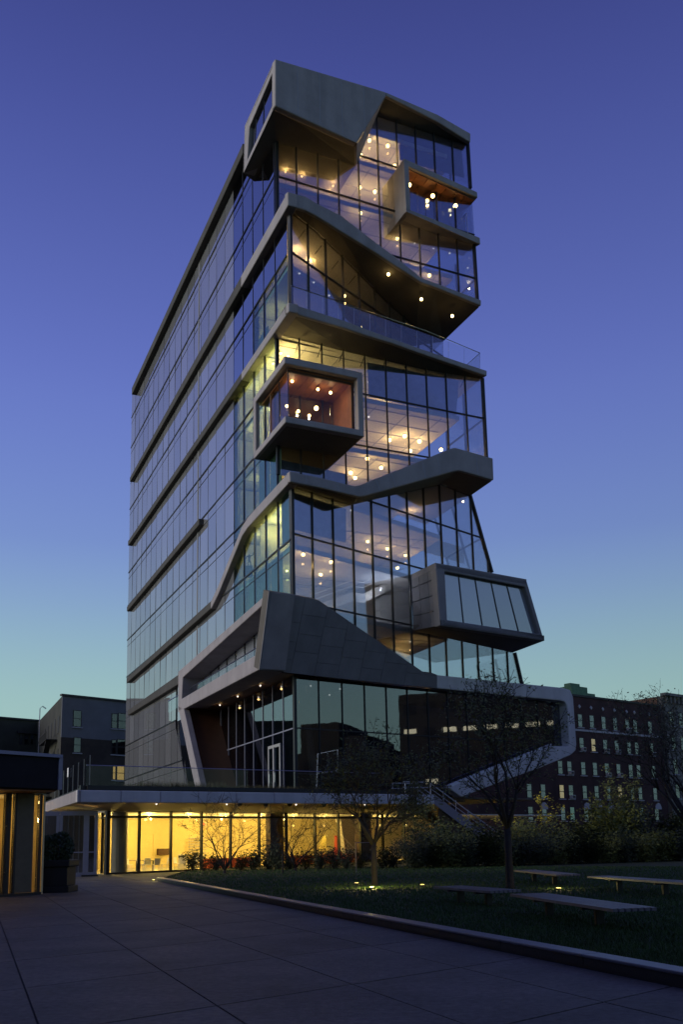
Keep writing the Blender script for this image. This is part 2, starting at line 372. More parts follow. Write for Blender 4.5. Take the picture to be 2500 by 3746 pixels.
side_bar((468, 1988), (1056, 1123), .72, .82)
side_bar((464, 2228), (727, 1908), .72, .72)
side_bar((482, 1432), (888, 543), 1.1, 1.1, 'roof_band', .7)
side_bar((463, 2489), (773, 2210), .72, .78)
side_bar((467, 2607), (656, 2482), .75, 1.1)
_p = Sout(.55); b3 = [((771, 2214), .78), ((797, 2160), .85), ((884, 1945), .85), ((905, 1912), .95), ((1060, 1742), .9)]
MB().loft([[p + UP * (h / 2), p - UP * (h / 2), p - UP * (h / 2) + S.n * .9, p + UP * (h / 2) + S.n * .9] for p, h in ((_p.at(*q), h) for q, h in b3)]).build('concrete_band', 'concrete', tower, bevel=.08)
# roof: screen, railing, deck
MB().prism([SP(3, 1.2, 69.4), SP(65.5, 1.2, 69.4), SP(65.5, 19, 69.4), SP(8, 19, 69.4)], UP * .35).build('roof_deck', 'soffit', tower)
scr = MB().prism([SP(12, 1.0, 69.8), SP(53, 1.0, 69.8), SP(53, 1.0, 71.9), SP(12, 1.0, 71.9)], S.n * .25).build('roof_screen', 'greymetal', tower)
for i in range(15): MB().bar(SP(12.3 + 2.9 * i, .93, 69.8), SP(12.3 + 2.9 * i, .93, 71.9), .12, .12).build('post', 'mullion', scr)
rl = MB().tube([SP(53, .6, 71.0), SP(65.5, .6, 71.0)], .05).build('roof_railing', 'mullion', tower)
for i in range(9): MB().bar(SP(53.2 + 1.5 * i, .6, 69.8), SP(53.2 + 1.5 * i, .6, 71.0), .07).build('post', 'mullion', rl)

# ---- interior floors and core
def plate(z, w, n=18.6, back=34, th=.45, name='floor_plate'):
    poly = [SP(w[0], .5, z), SP(back, .5, z), SP(back, n, z), SP(w[1], n, z)]
    o = MB().prism([p - UP * .02 for p in poly], UP * -th).build(name, 'ceil', tower)
    return o
def ceil_joints(o, z, w, n=18.0):
    for i in range(7): t = w[1] + .8 + 2.2 * i; MB().bar(SP(t, .6, z - .5), SP(t, n, z - .5), .07, .05, S.d).build('ceiling_joint', 'slabedge', o)
    for i in range(5): k = 3.2 + 3.4 * i; MB().bar(SP(max(w) + .3, k, z - .497), SP(max(w) + 16, k, z - .497), .06, .04, S.n).build('ceiling_joint', 'slabedge', o)
for z, w in ((65.5, (3.5, 3.5)), (60.7, (3.5, 3.5)), (55.95, (3.6, 3.6)), (51.05, (.8, 10.2)), (45.7, (3.6, 3.6)), (41.35, (3.6, 3.6)), (36.4, (3.6, 3.6)),
             (31.0, (1, 8)), (25.9, (.8, 7.4)), (20.9, (.8, 7.4)), (16.05, (2, 9)), (69.2, (3.6, 3.6))):
    ceil_joints(plate(z, w), z, w)
MB().box((0, 0, 0), (1, 1, 1))
def slab_poly(pts, z0, z1): return MB().prism([Vector((p.x, p.y, z0)) for p in pts], UP * (z1 - z0))
slab_poly([SP(11.5, 3.5, 0), SP(40, 3.5, 0), SP(40, 13, 0), SP(11.5, 13, 0)], 16.1, 69.2).build('core', 'core', tower)
for i, z in enumerate(LV[:-1]):                     # partitions between the rooms along the side wall
    for t in (9.1, 15.1):
        MB().prism([SP(t, .6, z), SP(t, 3.6, z), SP(t, 3.6, z + 4.4), SP(t, .6, z + 4.4)], S.d * .15).build('partition', 'core', tower)

# ---- concrete bands of the front
def band(T, B, I, ipl, name='concrete_band', th=.8, back=9.0, pl=EW, m='concrete', bevel=.1, soff='soffit'):
    st = []; so = []; ic = []
    for a, b, c in zip(T, B, I):
        t, bb = pl.at(*a), pl.at(*b); i = ipl.at(*c)
        st.append([t, bb, bb - pl.n * .5 + UP * .03, t - pl.n * .5])
        ic.append([i + S.d * .25 - UP * .03, i + S.d * back - UP * .03, i + S.d * back + UP * .02, i + S.d * .25 + UP * .02])
        so.append([bb - pl.n * .35 + UP * .015, i, i + S.d * back, i + S.d * back + UP * th, i + UP * th, t - pl.n * .45 - UP * .04])
    o = MB().loft(st).build(name, m, tower, bevel=bevel)
    for j in range(len(st) - 1):                     # sealed joints across the fascia
        Lj = (st[j + 1][0] - st[j][0]).length; nj = int(Lj / 2.6)
        for k in range(1, nj + 1):
            f = k / (nj + 1); MB().bar(st[j][0].lerp(st[j + 1][0], f) + pl.n * .004 - UP * .1, st[j][1].lerp(st[j + 1][1], f) + pl.n * .004 + UP * .1, .035, .02, pl.d).build('joint', 'slabedge', o)
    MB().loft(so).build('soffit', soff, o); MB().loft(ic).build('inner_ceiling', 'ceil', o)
    return o
b1 = band([(1052, 701), (1120, 719), (1160, 744), (1250, 789), (1380, 890), (1440, 934), (1545, 1017), (1600, 1037), (1762, 1098)],
          [(1054, 751), (1120, 770), (1160, 791), (1250, 847), (1380, 927), (1440, 967), (1545, 1034), (1600, 1053), (1762, 1119)],
          [(1057, 769), (1105, 803), (1150, 838), (1245, 927), (1365, 1048), (1421, 1104), (1526, 1197), (1570, 1225), (1622, 1250)], PM)
b2 = band([(1056, 1107), (1260, 1172), (1340, 1203), (1436, 1238), (1531, 1272), (1783, 1356)],
          [(1056, 1141), (1260, 1200), (1340, 1227), (1436, 1256), (1531, 1290), (1783, 1376)],
          [(1008, 1215), (1254, 1278), (1330, 1296), (1410, 1314), (1553, 1347), (1766, 1382)], PU)
b3 = band([(1059, 1724), (1182, 1748), (1286, 1775), (1300, 1777), (1316, 1774), (1490, 1706), (1650, 1641), (1664, 1637), (1678, 1640), (1805, 1676)],
          [(1062, 1762), (1180, 1786), (1296, 1813), (1312, 1817), (1332, 1816), (1505, 1768), (1664, 1724), (1679, 1721), (1690, 1723), (1808, 1757)],
          [(1063, 1774), (1180, 1812), (1285, 1845), (1292, 1845), (1306, 1841), (1480, 1801), (1610, 1773), (1617, 1771), (1625, 1774), (1723, 1813)], PLW)

# ---- top box
BX = Sout(1.3); bx0 = BX.at(1007, 216); _e3 = PU.at(1723, 500) + PU.n * .6; WX = Pl(bx0, math.degrees(math.atan2(_e3.x - bx0.x, _e3.y - bx0.y)))
topbox = MB().prism([WX.at(*q) for q in [(1007, 216), (1411, 337), (1414, 351), (1307, 525), (1007, 387)]], WX.n * -.6).build('top_box', 'concrete', tower, bevel=.1)
MB().ring([BX.at(*q) for q in [(1004, 222), (896, 462), (891, 635), (1004, 393)]], [BX.at(*q) for q in [(997, 266), (912, 466), (904, 588), (997, 385)]], S.n * 1.1).build('window_frame', 'concrete', topbox, bevel=.06)
wq = [(997, 266), (912, 466), (904, 588), (997, 385)]; wp = [BX.off(.3).at(*q) for q in wq]
for i in range(3):
    a, b = i / 3, (i + 1) / 3
    MB().prism([wp[0].lerp(wp[1], a), wp[0].lerp(wp[1], b), wp[3].lerp(wp[2], b), wp[3].lerp(wp[2], a)], S.n * .04).build('pane', 'sideclear', topbox)
    MB().bar(wp[0].lerp(wp[1], a), wp[3].lerp(wp[2], a), .09, .12).build('mullion', 'mullion', topbox)
sA, sB, sC = BX.at(891, 635), BX.at(1007, 387), WX.at(1307, 525)
gA, gB, gC, gD = S.at(930, 665), PU.at(1007, 519), PU.at(1304, 606), PU.at(1378, 420)
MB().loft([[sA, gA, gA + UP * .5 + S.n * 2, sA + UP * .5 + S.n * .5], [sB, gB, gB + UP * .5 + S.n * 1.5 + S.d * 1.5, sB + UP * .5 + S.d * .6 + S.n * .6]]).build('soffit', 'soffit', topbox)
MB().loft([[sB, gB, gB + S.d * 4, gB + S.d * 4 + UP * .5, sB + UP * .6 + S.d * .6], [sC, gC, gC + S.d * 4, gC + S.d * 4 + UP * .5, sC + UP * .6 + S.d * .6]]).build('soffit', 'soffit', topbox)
MB().loft([[sC, gC, gC + S.d * .4, sC + S.d * .6], [WX.at(1414, 351), gD, gD + S.d * .4, WX.at(1414, 351) + S.d * .6]]).build('reveal', 'concrete', topbox)
rf = band([(1411, 337), (1603, 420), (1723, 489)], [(1414, 351), (1603, 447), (1723, 522)], [(1378, 420), (1560, 478), (1711, 525)], PU, 'roof_visor', .5, 5.0, WX)
MB().loft([[BX.at(1004, 222), BX.at(896, 462), BX.at(896, 462) + S.n * 8 + UP * 2, bx0 + S.n * 8 + S.d * 4 + UP * 2], [p - UP * .3 for p in (BX.at(1004, 222), BX.at(896, 462), BX.at(896, 462) + S.n * 8 + UP * 2, bx0 + S.n * 8 + S.d * 4 + UP * 2)]]).build('roof', 'concrete', topbox)
for f in (.2, .4, .6, .8):
    a_, b_ = WX.at(1007 + 404 * f, 216 + 121 * f), WX.at(1007 + 300 * f, 387 + 138 * f); b_ = Vector((a_.x, a_.y, b_.z)); MB().bar(a_ + WX.n * .004 - UP * .15, b_ + WX.n * .004 + UP * .25, .035, .02, WX.d).build('joint', 'slabedge', topbox)
# back end of the top box on the side wall
MB().prism([BX.at(896, 466), BX.at(891, 632), BX.at(891, 632) + S.n * 1.3, BX.at(896, 466) + S.n * 1.3], S.d * -.3).build('end_wall', 'concrete', topbox)

# ---- curtain walls of the front
def wall(name, pl, px, xs, zs, m='clear', **k):
    poly = [pl.st(*q) for q in px]
    w = MB().bar(pl.P(poly[0][0] + .12, poly[0][1], -.05), pl.P(poly[0][0] + .12, min(p[1] for p in poly if abs(p[0] - poly[0][0]) < 3), -.05), .28, .32, pl.d).build(name, 'mullion', tower)
    glazing(w, pl, poly, xs, zs, m, **k); return w
up = wall('curtain_wall', PU, [(1008, 505), (1304, 600), (1378, 412), (1713, 518), (1741, 930), (1750, 1120), (1600, 1062), (1545, 1040), (1440, 965), (1250, 845), (1120, 785), (1009, 775)],
          [2.11 * i for i in range(1, 10)], [55.95, 60.7, 65.5])
g5 = wall('curtain_wall', PU, [(1009, 1208), (1766, 1380), (1781, 1685), (1664, 1660), (1325, 1788), (1290, 1792), (1012, 1735)],
          [2.13 * i for i in range(1, 10)], [36.4, 41.35])
g4 = wall('curtain_wall', PM, [(1058, 768), (1150, 838), (1245, 927), (1365, 1048), (1526, 1197), (1622, 1252), (1622, 1315), (1531, 1292), (1340, 1224), (1260, 1192), (1058, 1132)],
          [2.36 * i for i in range(1, 10)], [51.05])
g6 = wall('curtain_wall', PLW, [(1064, 1772), (1180, 1812), (1288, 1845), (1310, 1840), (1617, 1771), (1720, 1811), (1799, 2092), (1913, 2512), (1560, 2478), (1160, 2205), (1065, 2185)],
          [2.335 * i for i in range(1, 13)], [20.9, 26.45, 31.35])
# right-hand (far) glazed ends: posts and return glass
def end_post(pl, a, b, name_wall, back=7.0, rails=()):
    A, B = pl.at(*a), pl.at(*b)
    MB().bar(A, B, .22, .3, pl.d).build('corner_post', 'mullion', name_wall)
    for i in range(2):
        q = [A + S.d * (.1 + i * back / 2), A + S.d * ((i + 1) * back / 2), B + S.d * ((i + 1) * back / 2), B + S.d * (.1 + i * back / 2)]
        MB().prism(q, S.n * -.03).build('pane', 'rail', name_wall)
        MB().bar(q[1], q[2], .1, .2, S.d).build('mullion', 'mullion', name_wall)
    for z in rails:
        f = (z - A.z) / (B.z - A.z); p = A.lerp(B, f); MB().bar(p, p + S.d * back, .12, .14, S.n).build('transom', 'mullion', name_wall)
end_post(PU, (1712, 520), (1722, 690), up, rails=(65.5,))
end_post(PU, (1735, 895), (1748, 1110), up, rails=(55.95,))
end_post(PU, (1766, 1385), (1781, 1680), g5, rails=(41.35,))
end_post(PLW, (1721, 1812), (1801, 2095), g6, rails=(31.35,))
end_post(PLW, (1884, 2387), (1912, 2508), g6)
# small diagonal stays behind the mullion heads
for pl, wl, line, n in ((PU, g5, [(1008, 1225), (1766, 1392)], 9), (PM, g4, [(1058, 775), (1365, 1056)], 5)):
    for i in range(1, n):
        f = i / n; p = pl.at(line[0][0] + f * (line[1][0] - line[0][0]), line[0][1] + f * (line[1][1] - line[0][1]))
        t = round((p - pl.o).dot(pl.d) / 2.13) * 2.13 if pl is PU else (p - pl.o).dot(pl.d)
        q = pl.P(t, p.z - .25, -.1); MB().bar(q, q - pl.n * .8 - UP * .5, .05).build('stay', 'mullion', wl)
# inner roller curtains behind part of the front glass
for pl, px, nm in ((PLW, [(1075, 1800), (1268, 1862), (1268, 1985), (1075, 1935)], g6), (PU, [(1345, 1325), (1680, 1392), (1670, 1520), (1350, 1450)], g5),
                   (PU, [(1455, 480), (1690, 545), (1700, 650), (1465, 585)], up), (PU, [(1022, 1680), (1270, 1735), (1270, 1780), (1022, 1735)], g5)):
    p = [pl.off(-.6).at(*q) for q in px]; MB().prism(p, pl.n * -.05).build('curtain', 'curtain', nm)
# terrace balustrade standing on the second band
br = MB().tube([EW.off(-.3).at(*q) for q in [(1066, 1046), (1560, 1210), (1757, 1292)]], .035, 5).build('balustrade', 'steel', tower)
bl = [EW.off(-.3).at(1066 + (1757 - 1066) * i / 12, 1046 + (1292 - 1046) * i / 12) for i in range(13)]
bt = [EW.off(-.3).at(1066 + (1757 - 1066) * i / 12, 1112 + (1352 - 1112) * i / 12) for i in range(13)]
for i in range(12):
    MB().prism([bl[i].lerp(bl[i + 1], .01), bl[i + 1], bt[i + 1], bt[i].lerp(bt[i + 1], .01)], EW.n * -.02).build('pane', 'rail', br)
    MB().bar(bl[i + 1], bt[i + 1], .025).build('post', 'steel', br)
MB().tube([bl[12], bl[12] + S.d * 6], .035, 5).build('side_rail', 'steel', br)
MB().prism([bl[12], bl[12] + S.d * 6, bt[12] + S.d * 6, bt[12]], S.n * -.02).build('pane', 'rail', br)

# ---- orange-lined box on the front corner
X2 = Sout(1.0); c2 = X2.at(1041, 1302); W2 = Pl(c2, 64.75)
zt, zb = c2.z, X2.at(1041, 1548).z
rt = W2.at(1328, 1382); lf = X2.at(926, 1450)
LW2 = (rt - W2.o).dot(W2.d)                        # open C of concrete: the opening runs round the corner without a post
box2 = MB().prism([W2.P(t, z) for t, z in ((0, zt), (LW2, zt), (LW2, zb), (0, zb), (0, zb + .55), (LW2 - .52, zb + .55), (LW2 - .52, zt - .62), (0, zt - .62))], W2.n * -.7).build('corner_box', 'concrete', tower, bevel=.07)
tl = (lf - X2.o).dot(X2.d); t0 = (c2 - X2.o).dot(X2.d)
MB().prism([X2.P(t, z) for t, z in ((t0, zt - .01), (tl, zt - .01), (tl, zb + .01), (t0, zb + .01), (t0, zb + .56), (tl - .6, zb + .56), (tl - .6, zt - .63), (t0, zt - .63))], X2.n * .4).build('concrete_frame', 'concrete', box2, bevel=.07)
L2 = (rt - W2.o).dot(W2.d); D2 = tl - t0
def b2p(x, y, z): return Vector((c2.x, c2.y, 0)) + W2.d * x + S.d * y + Vector((0, 0, z))
MB().prism([b2p(.05, .05, zb + .02), b2p(L2 - .05, .05, zb + .02), b2p(L2 - .05, D2 - .05, zb + .02), b2p(.05, D2 - .05, zb + .02)], UP * .5).build('floor_slab', 'soffit', box2)
MB().prism([b2p(.05, .05, zt - .6), b2p(L2 - .05, .05, zt - .6), b2p(L2 - .05, D2 - .05, zt - .6), b2p(.05, D2 - .05, zt - .6)], UP * .58).build('roof_slab', 'concrete', box2)
for i in range(9):                                 # timber ceiling boards
    x0 = .6 + i * (L2 - 1.2) / 9
    MB().prism([b2p(x0 + .015, .6, zt - .78), b2p(x0 + (L2 - 1.2) / 9 - .015, .6, zt - .78), b2p(x0 + (L2 - 1.2) / 9 - .015, D2 - .6, zt - .78), b2p(x0 + .015, D2 - .6, zt - .78)], UP * .12).build('ceiling_board', 'wood', box2)
MB().prism([b2p(.6, 5.0, zb + .5), b2p(L2 - .6, 5.0, zb + .5), b2p(L2 - .6, 5.0, zt - .75), b2p(.6, 5.0, zt - .75)], S.d * .2).build('back_wall', brick('orange_brick', (.36, .19, .085), (.26, .13, .055), (.10, .06, .03), 3.2), box2)
MB().prism([b2p(L2 - .75, .7, zb + .5), b2p(L2 - .75, 5.0, zb + .5), b2p(L2 - .75, 5.0, zt - .75), b2p(L2 - .75, .7, zt - .75)], W2.d * .15).build('side_wall', 'wood', box2)
w2 = MB().prism([b2p(x, .66, z) for x, z in ((.5, zt - .7), (L2 - .56, zt - .7), (L2 - .56, zb + .5), (.5, zb + .5), (.5, zb + .75), (L2 - .8, zb + .75), (L2 - .8, zt - .95), (.5, zt - .95))], S.d * .12).build('window_frame', 'wooddark', box2)
for i in range(3):
    a = .47 + i * (L2 - 1.3) / 3
    MB().prism([b2p(a, .7, zb + .76), b2p(a + (L2 - 1.3) / 3 - .03, .7, zb + .76), b2p(a + (L2 - 1.3) / 3 - .03, .7, zt - .96), b2p(a, .7, zt - .96)], S.d * .03).build('pane', 'boxglass', w2)
for i in range(3):
    a = .8 + i * (D2 - 1.5) / 3
    MB().prism([b2p(.62, a, zb + .6), b2p(.62, a + (D2 - 1.5) / 3 - .03, zb + .6), b2p(.62, a + (D2 - 1.5) / 3 - .03, zt - .8), b2p(.62, a, zt - .8)], W2.d * .03).build('pane', 'boxglass', w2)
    MB().bar(b2p(.62, a, zb + .5), b2p(.62, a, zt - .75), .07, .1).build('mullion', 'mullion', w2)

# ---- small open box near the top
sb = MB().loft([[EW.at(*a), EW.at(*b), EW.at(*b) + S.d * 3.2 + UP * .1, EW.at(*a) + S.d * 3.2] for a, b in (((1478, 579), (1481, 603)), ((1747, 703), (1749, 724)))]).build('terrace_box', 'concrete', tower, bevel=.08)
MB().prism([EW.at(*q) for q in [(1478, 581), (1496, 588), (1503, 775), (1487, 772)]], S.d * 3.4).build('side_wall', 'concrete', sb, bevel=.06)
_T = [(1486, 763), (1756, 871)]; _B = [(1488, 775), (1758, 894)]; _I = [(1454, 812), (1735, 895)]
MB().loft([[EW.at(*a), EW.at(*b), PU.at(*c), PU.at(*c) + S.d * 2, PU.at(*c) + S.d * 2 + UP * .6, EW.at(*a) + S.d * 2.5] for a, b, c in zip(_T, _B, _I)]).build('floor_slab', 'concrete', sb)
cq = [EW.at(1500, 614) + S.d * .3, EW.at(1742, 727) + S.d * .3]
for i in range(7):
    a, b = cq[0].lerp(cq[1], i / 7 + .004), cq[0].lerp(cq[1], (i + 1) / 7 - .004)
    MB().prism([a, b, b + S.d * 2.9, a + S.d * 2.9], UP * .08).build('ceiling_board', 'wood', sb)
for i in range(4):
    a = [EW.off(-1.4).at(1500 + (1722 - 1500) * f, 640 + (735 - 640) * f) for f in (i / 4 + .005, (i + 1) / 4 - .005)]; b = [EW.off(-1.4).at(1500 + (1735 - 1500) * f, 770 + (872 - 770) * f) for f in (i / 4 + .005, (i + 1) / 4 - .005)]
    MB().prism([a[0], a[1], b[1], b[0]], S.d * .03).build('pane', 'clear', sb)
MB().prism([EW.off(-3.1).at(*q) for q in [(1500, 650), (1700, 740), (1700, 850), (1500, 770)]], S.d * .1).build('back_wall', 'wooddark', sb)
hr = [EW.off(-.6).at(1708, 780), EW.off(-.6).at(1713, 858)]
MB().tube([hr[0] + S.d * 4, hr[0], hr[1]], .035, 5).build('hand_rail', 'steel', sb)
MB().prism([hr[0], hr[0] + S.d * 4, hr[1] + S.d * 4, hr[1]], S.n * .02).build('pane', 'rail', sb)

# ---- lower cantilevered box on the right
Q3 = PLW.at(1502, 2103); LW3 = Pl(Q3, AS); c3 = LW3.at(1594, 2057.5); W3 = Pl(c3, 57.3)
fo = [W3.at(*q) for q in [(1594, 2057.5), (1927, 2118), (1993, 2344), (1612, 2288)]]; fi = [W3.at(*q) for q in [(1629, 2090), (1923, 2147), (1975, 2319), (1638, 2267)]]
box3 = MB().ring(fo, fi, W3.n * -.8).build('cantilever_box', 'panel', tower, bevel=.1)
bb = [LW3.at(1502, 2103), PLW.at(1866, 2150), PLW.at(1876, 2387), LW3.at(1512, 2307)]
MB().loft([[fo[3] + UP * .02, fo[2] + UP * .02, fo[2] + UP * .5, fo[3] + UP * .5], [bb[3], bb[2], bb[2] + UP * .5, bb[3] + UP * .5]]).build('floor_slab', 'soffit', box3)
MB().loft([[fo[0] - UP * .02, fo[1] - UP * .02, fo[1] - UP * .5, fo[0] - UP * .5], [bb[0], bb[0] + (fo[1] - fo[0]), bb[0] + (fo[1] - fo[0]) - UP * .5, bb[0] - UP * .5]]).build('roof_slab', 'concrete', box3)
for i in range(3):                                 # side wall of concrete panels
    for j in range(4):
        a, b = i / 3 + .006, (i + 1) / 3 - .006; c, d = j / 4 + .006, (j + 1) / 4 - .006
        def sq(x, y): return bb[0].lerp(fo[0], x).lerp(bb[3].lerp(fo[3], x), y)
        MB().prism([sq(a, c), sq(b, c), sq(b, d), sq(a, d)], S.n * .25).build('concrete_panel', 'panel', box3)
gl3 = spandrel('pale_blind_glass', (.26, .28, .34), .34)
W3b = W3.off(-.5)
for i in range(5):
    fi2 = [p - W3.n * .45 for p in fi]; a, b = i / 5 + .004, (i + 1) / 5 - .004
    MB().prism([fi2[0].lerp(fi2[1], a), fi2[0].lerp(fi2[1], b), fi2[3].lerp(fi2[2], b), fi2[3].lerp(fi2[2], a)], W3.n * -.05).build('pane', gl3, box3)
    if i: MB().bar(fi2[0].lerp(fi2[1], i / 5), fi2[3].lerp(fi2[2], i / 5), .09, .14).build('mullion', 'mullion', box3)
MB().prism([p - W3.n * .75 for p in fi], W3.n * -.05).build('back_board', 'core', box3)

# ---- base: folded concrete wall, frame and wing
B0 = Sout(2.4); qb = B0.at(949, 2449); qt = B0.at(985, 2163); WB = Pl(qb, 54.56)
GB = GP(qb, WB.P(20, qb.z), qt)
bpoly = [GB.st(*q) for q in [(985, 2163), (1073, 2177), (1164, 2194), (1557, 2463), (1600, 2468), (1600, 2517), (1250, 2482), (949, 2449)]]
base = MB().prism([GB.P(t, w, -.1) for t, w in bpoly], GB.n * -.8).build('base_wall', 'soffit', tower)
xj = [GB.st(u, 2400)[0] for u in (1075, 1164, 1250, 1332, 1412, 1500)]
wj = [1.3, 2.75, 4.3]
xa = [-9] + xj + [60]
for i in range(len(xa) - 1):
    ww = [-3] + [w + (.45 if i % 2 else -.25) for w in wj] + [12]
    for j in range(len(ww) - 1):
        c = clip(bpoly, xa[i] + .013, xa[i + 1] - .013, ww[j] + .013, ww[j + 1] - .013)
        if c: MB().prism([GB.P(t, w, rnd.uniform(-.006, .006)) for t, w in c], GB.n * -.09).build('concrete_panel', 'panel', base)
out = [(1598, 2468), (1850, 2494), (2060, 2515), (2088, 2523), (2099, 2550), (2111, 2722), (2108, 2745), (2088, 2763), (1967, 2812), (1832, 2860), (1690, 2915)]
inn = [(1598, 2517), (1850, 2543), (2050, 2562), (2067, 2566), (2076, 2580), (2085, 2715), (2082, 2730), (2019, 2728), (1944, 2757), (1800, 2815), (1640, 2880)]
M['litcon'] = concrete('lit_concrete', (.64, .62, .62), (.54, .52, .52))  # lighter copy of the concrete: stronger skylight put into the colour
frame = MB().loft([[WB.at(*a), WB.at(*b), WB.at(*b) - WB.n * 5, WB.at(*a) - WB.n * 5] for a, b in zip(out, inn)]).build('concrete_frame', 'litcon', tower, bevel=.1)
MB().loft([[WB.at(*b) + UP * .22, WB.at(*b) - UP * .05, WB.at(*b) - WB.n * .3 - UP * .05, WB.at(*b) - WB.n * .3 + UP * .22] for b in inn[7:]]).build('coping', mat('lit_edge', (.66, .66, .70), .7, noise=.1), frame)  # pale strip paints the lit top edge of the wing
# side frame of the base
ro = [B0.at(*q) for q in [(652, 2456), (984, 2164), (949, 2448), (651, 2604)]]; ri = [B0.at(*q) for q in [(668, 2478), (961, 2212), (932, 2397), (664, 2556)]]
sf = MB().ring(ro, ri, S.n * 2.2).build('concrete_frame', 'concrete', tower, bevel=.08)
MB().prism([B0.at(*q) for q in [(650, 2580), (672, 2592), (738, 2890), (716, 2890)]], S.n * .6).build('leaning_leg', 'concrete', sf, bevel=.05)
def ontt(pl, z, t): return pl.P(t, z)
tq = (qb - S.o).dot(S.d); tle = (B0.at(651, 2604) - S.o).dot(S.d)
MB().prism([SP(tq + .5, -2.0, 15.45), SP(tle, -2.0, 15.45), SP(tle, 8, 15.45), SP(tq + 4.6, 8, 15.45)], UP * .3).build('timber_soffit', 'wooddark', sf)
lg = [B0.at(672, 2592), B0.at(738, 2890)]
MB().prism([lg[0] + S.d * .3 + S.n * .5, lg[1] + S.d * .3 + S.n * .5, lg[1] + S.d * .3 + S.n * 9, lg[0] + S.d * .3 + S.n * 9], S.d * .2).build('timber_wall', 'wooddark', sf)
for i in range(12):                                # balcony glazing inside the side frame
    t0_, t1_ = 3 + i * 2.7, 3 + (i + 1) * 2.7 - .06
    MB().prism([SP(t0_, -.2, 15.7), SP(t1_, -.2, 15.7), SP(t1_, -.2, 20.8), SP(t0_, -.2, 20.8)], S.n * .04).build('pane', gl3, sf)
    MB().bar(SP(t0_, -.25, 15.7), SP(t0_, -.25, 20.8), .1, .12).build('mullion', 'mullion', sf)
MB().tube([SP(3, -1.6, 17.7), SP(34, -1.6, 17.7)], .05, 5).build('hand_rail', 'steel', sf)
for i in range(10): MB().prism([SP(3.2 + 3.1 * i, -1.6, 16.4), SP(6.2 + 3.1 * i, -1.6, 16.4), SP(6.2 + 3.1 * i, -1.6, 17.65), SP(3.2 + 3.1 * i, -1.6, 17.65)], S.n * .02).build('guard_pane', 'rail', sf)
# base glass
WG = WB.off(-1.0); gc = WG.at(1079, 2600); SG = Pl(gc, AS); WG = Pl(gc, 54.56)
zT = 15.35; zM = WG.at(1079, 2662).z
bg1 = MB().bar(WG.P(0, TZ - .5), WG.P(0, zT), .25, .25, WG.d).build('curtain_wall', 'mullion', tower)
wr = WG.st(2075, 2640)[0]
wlow = [WG.st(2075, 2725), WG.st(1950, 2760), WG.st(1700, 2880)]
glazing(bg1, WG, [(0.1, zT), (wr, zT), wlow[0], wlow[1], wlow[2], (wlow[2][0], TZ - .5), (.1, TZ - .5)], [2.35 * i for i in range(1, 13)], [zM], 'baseglass', mw=.07, md=.14)
bg2 = MB().bar(SG.P(26.5, TZ - .5), SG.P(26.5, zT), .2, .2, SG.d).build('curtain_wall', 'mullion', tower)
glazing(bg2, SG, [(.15, zT), (26.4, zT), (26.4, TZ - .5), (.15, TZ - .5)], [2.55 * i for i in range(1, 11)], [zM], 'baseglass', mw=.09, md=.2, gm='greymetal')
# glazed double door in the side of the base
d0, d1 = SG.st(985, 2750)[0], SG.st(1030, 2750)[0]
dr = MB().ring([SG.P(d1, TZ, -.12), SG.P(d1, 10.2, -.12), SG.P(d0, 10.2, -.12), SG.P(d0, TZ, -.12)], [SG.P(d1 + .25, TZ + .1, -.12), SG.P(d1 + .25, 9.95, -.12), SG.P(d0 - .25, 9.95, -.12), SG.P(d0 - .25, TZ + .1, -.12)], SG.n * .2).build('entrance_door', mat('pale_frame', (.30, .30, .30), .5), tower)
MB().bar(SG.P((d0 + d1) / 2, TZ, -.1), SG.P((d0 + d1) / 2, 10, -.1), .22, .15, SG.d).build('door_stile', mat('stile_metal', (.32, .32, .32), .5), dr)
for a, b in ((d1 + .26, (d0 + d1) / 2 - .12), ((d0 + d1) / 2 + .12, d0 - .26)):
    MB().prism([SG.P(a, TZ + .12, -.05), SG.P(b, TZ + .12, -.05), SG.P(b, 9.9, -.05), SG.P(a, 9.9, -.05)], SG.n * .04).build('door_pane', 'green', dr)
    MB().tube([SG.P((a + b) / 2, TZ + 1.2, -.3), SG.P((a + b) / 2, TZ + 2.0, -.3)], .04, 5).build('handle', 'steel', dr)
# inside of the base: floor, back wall, slanting columns
MB().prism([WG.P(.5, TZ - .2, -.4), WG.P(28, TZ - .2, -.4), WG.P(28, TZ - .2, -16), WG.P(.5, TZ - .2, -16)], UP * .15).build('lobby_floor', 'soffit', tower)
MB().prism([WG.P(3, TZ, -9), WG.P(27, TZ, -9), WG.P(27, 15.4, -9), WG.P(3, 15.4, -9)], WG.n * -.2).build('lobby_back_wall', 'curtain', tower)
for i, t in enumerate((3, 8, 13.5, 19)):
    MB().tube([SG.P(t, TZ, 3.0), SG.P(t + 1.6, 15.6, 2.5)], .35, 10).build('slanting_column', 'ceil', tower)
# glowing frame painting the reflection of the entry in the base glass
wf = [WG.off(-.7).at(*q) for q in [(1163, 2757), (1236, 2742), (1236, 2818), (1166, 2828)]]
wfo = MB().tube([WG.off(-.7).at(1159, 2885), wf[0], wf[1], wf[2], wf[3]], .05, 5).build('entry_reflection', mat('reflection_glow', (.9, .9, .9), .4, emit=(.8, .85, 1), es=.7), tower)
MB().tube([wf[0].lerp(wf[1], .5), wf[3].lerp(wf[2], .5)], .09, 5).build('reflection_bar', M['white'], wfo)
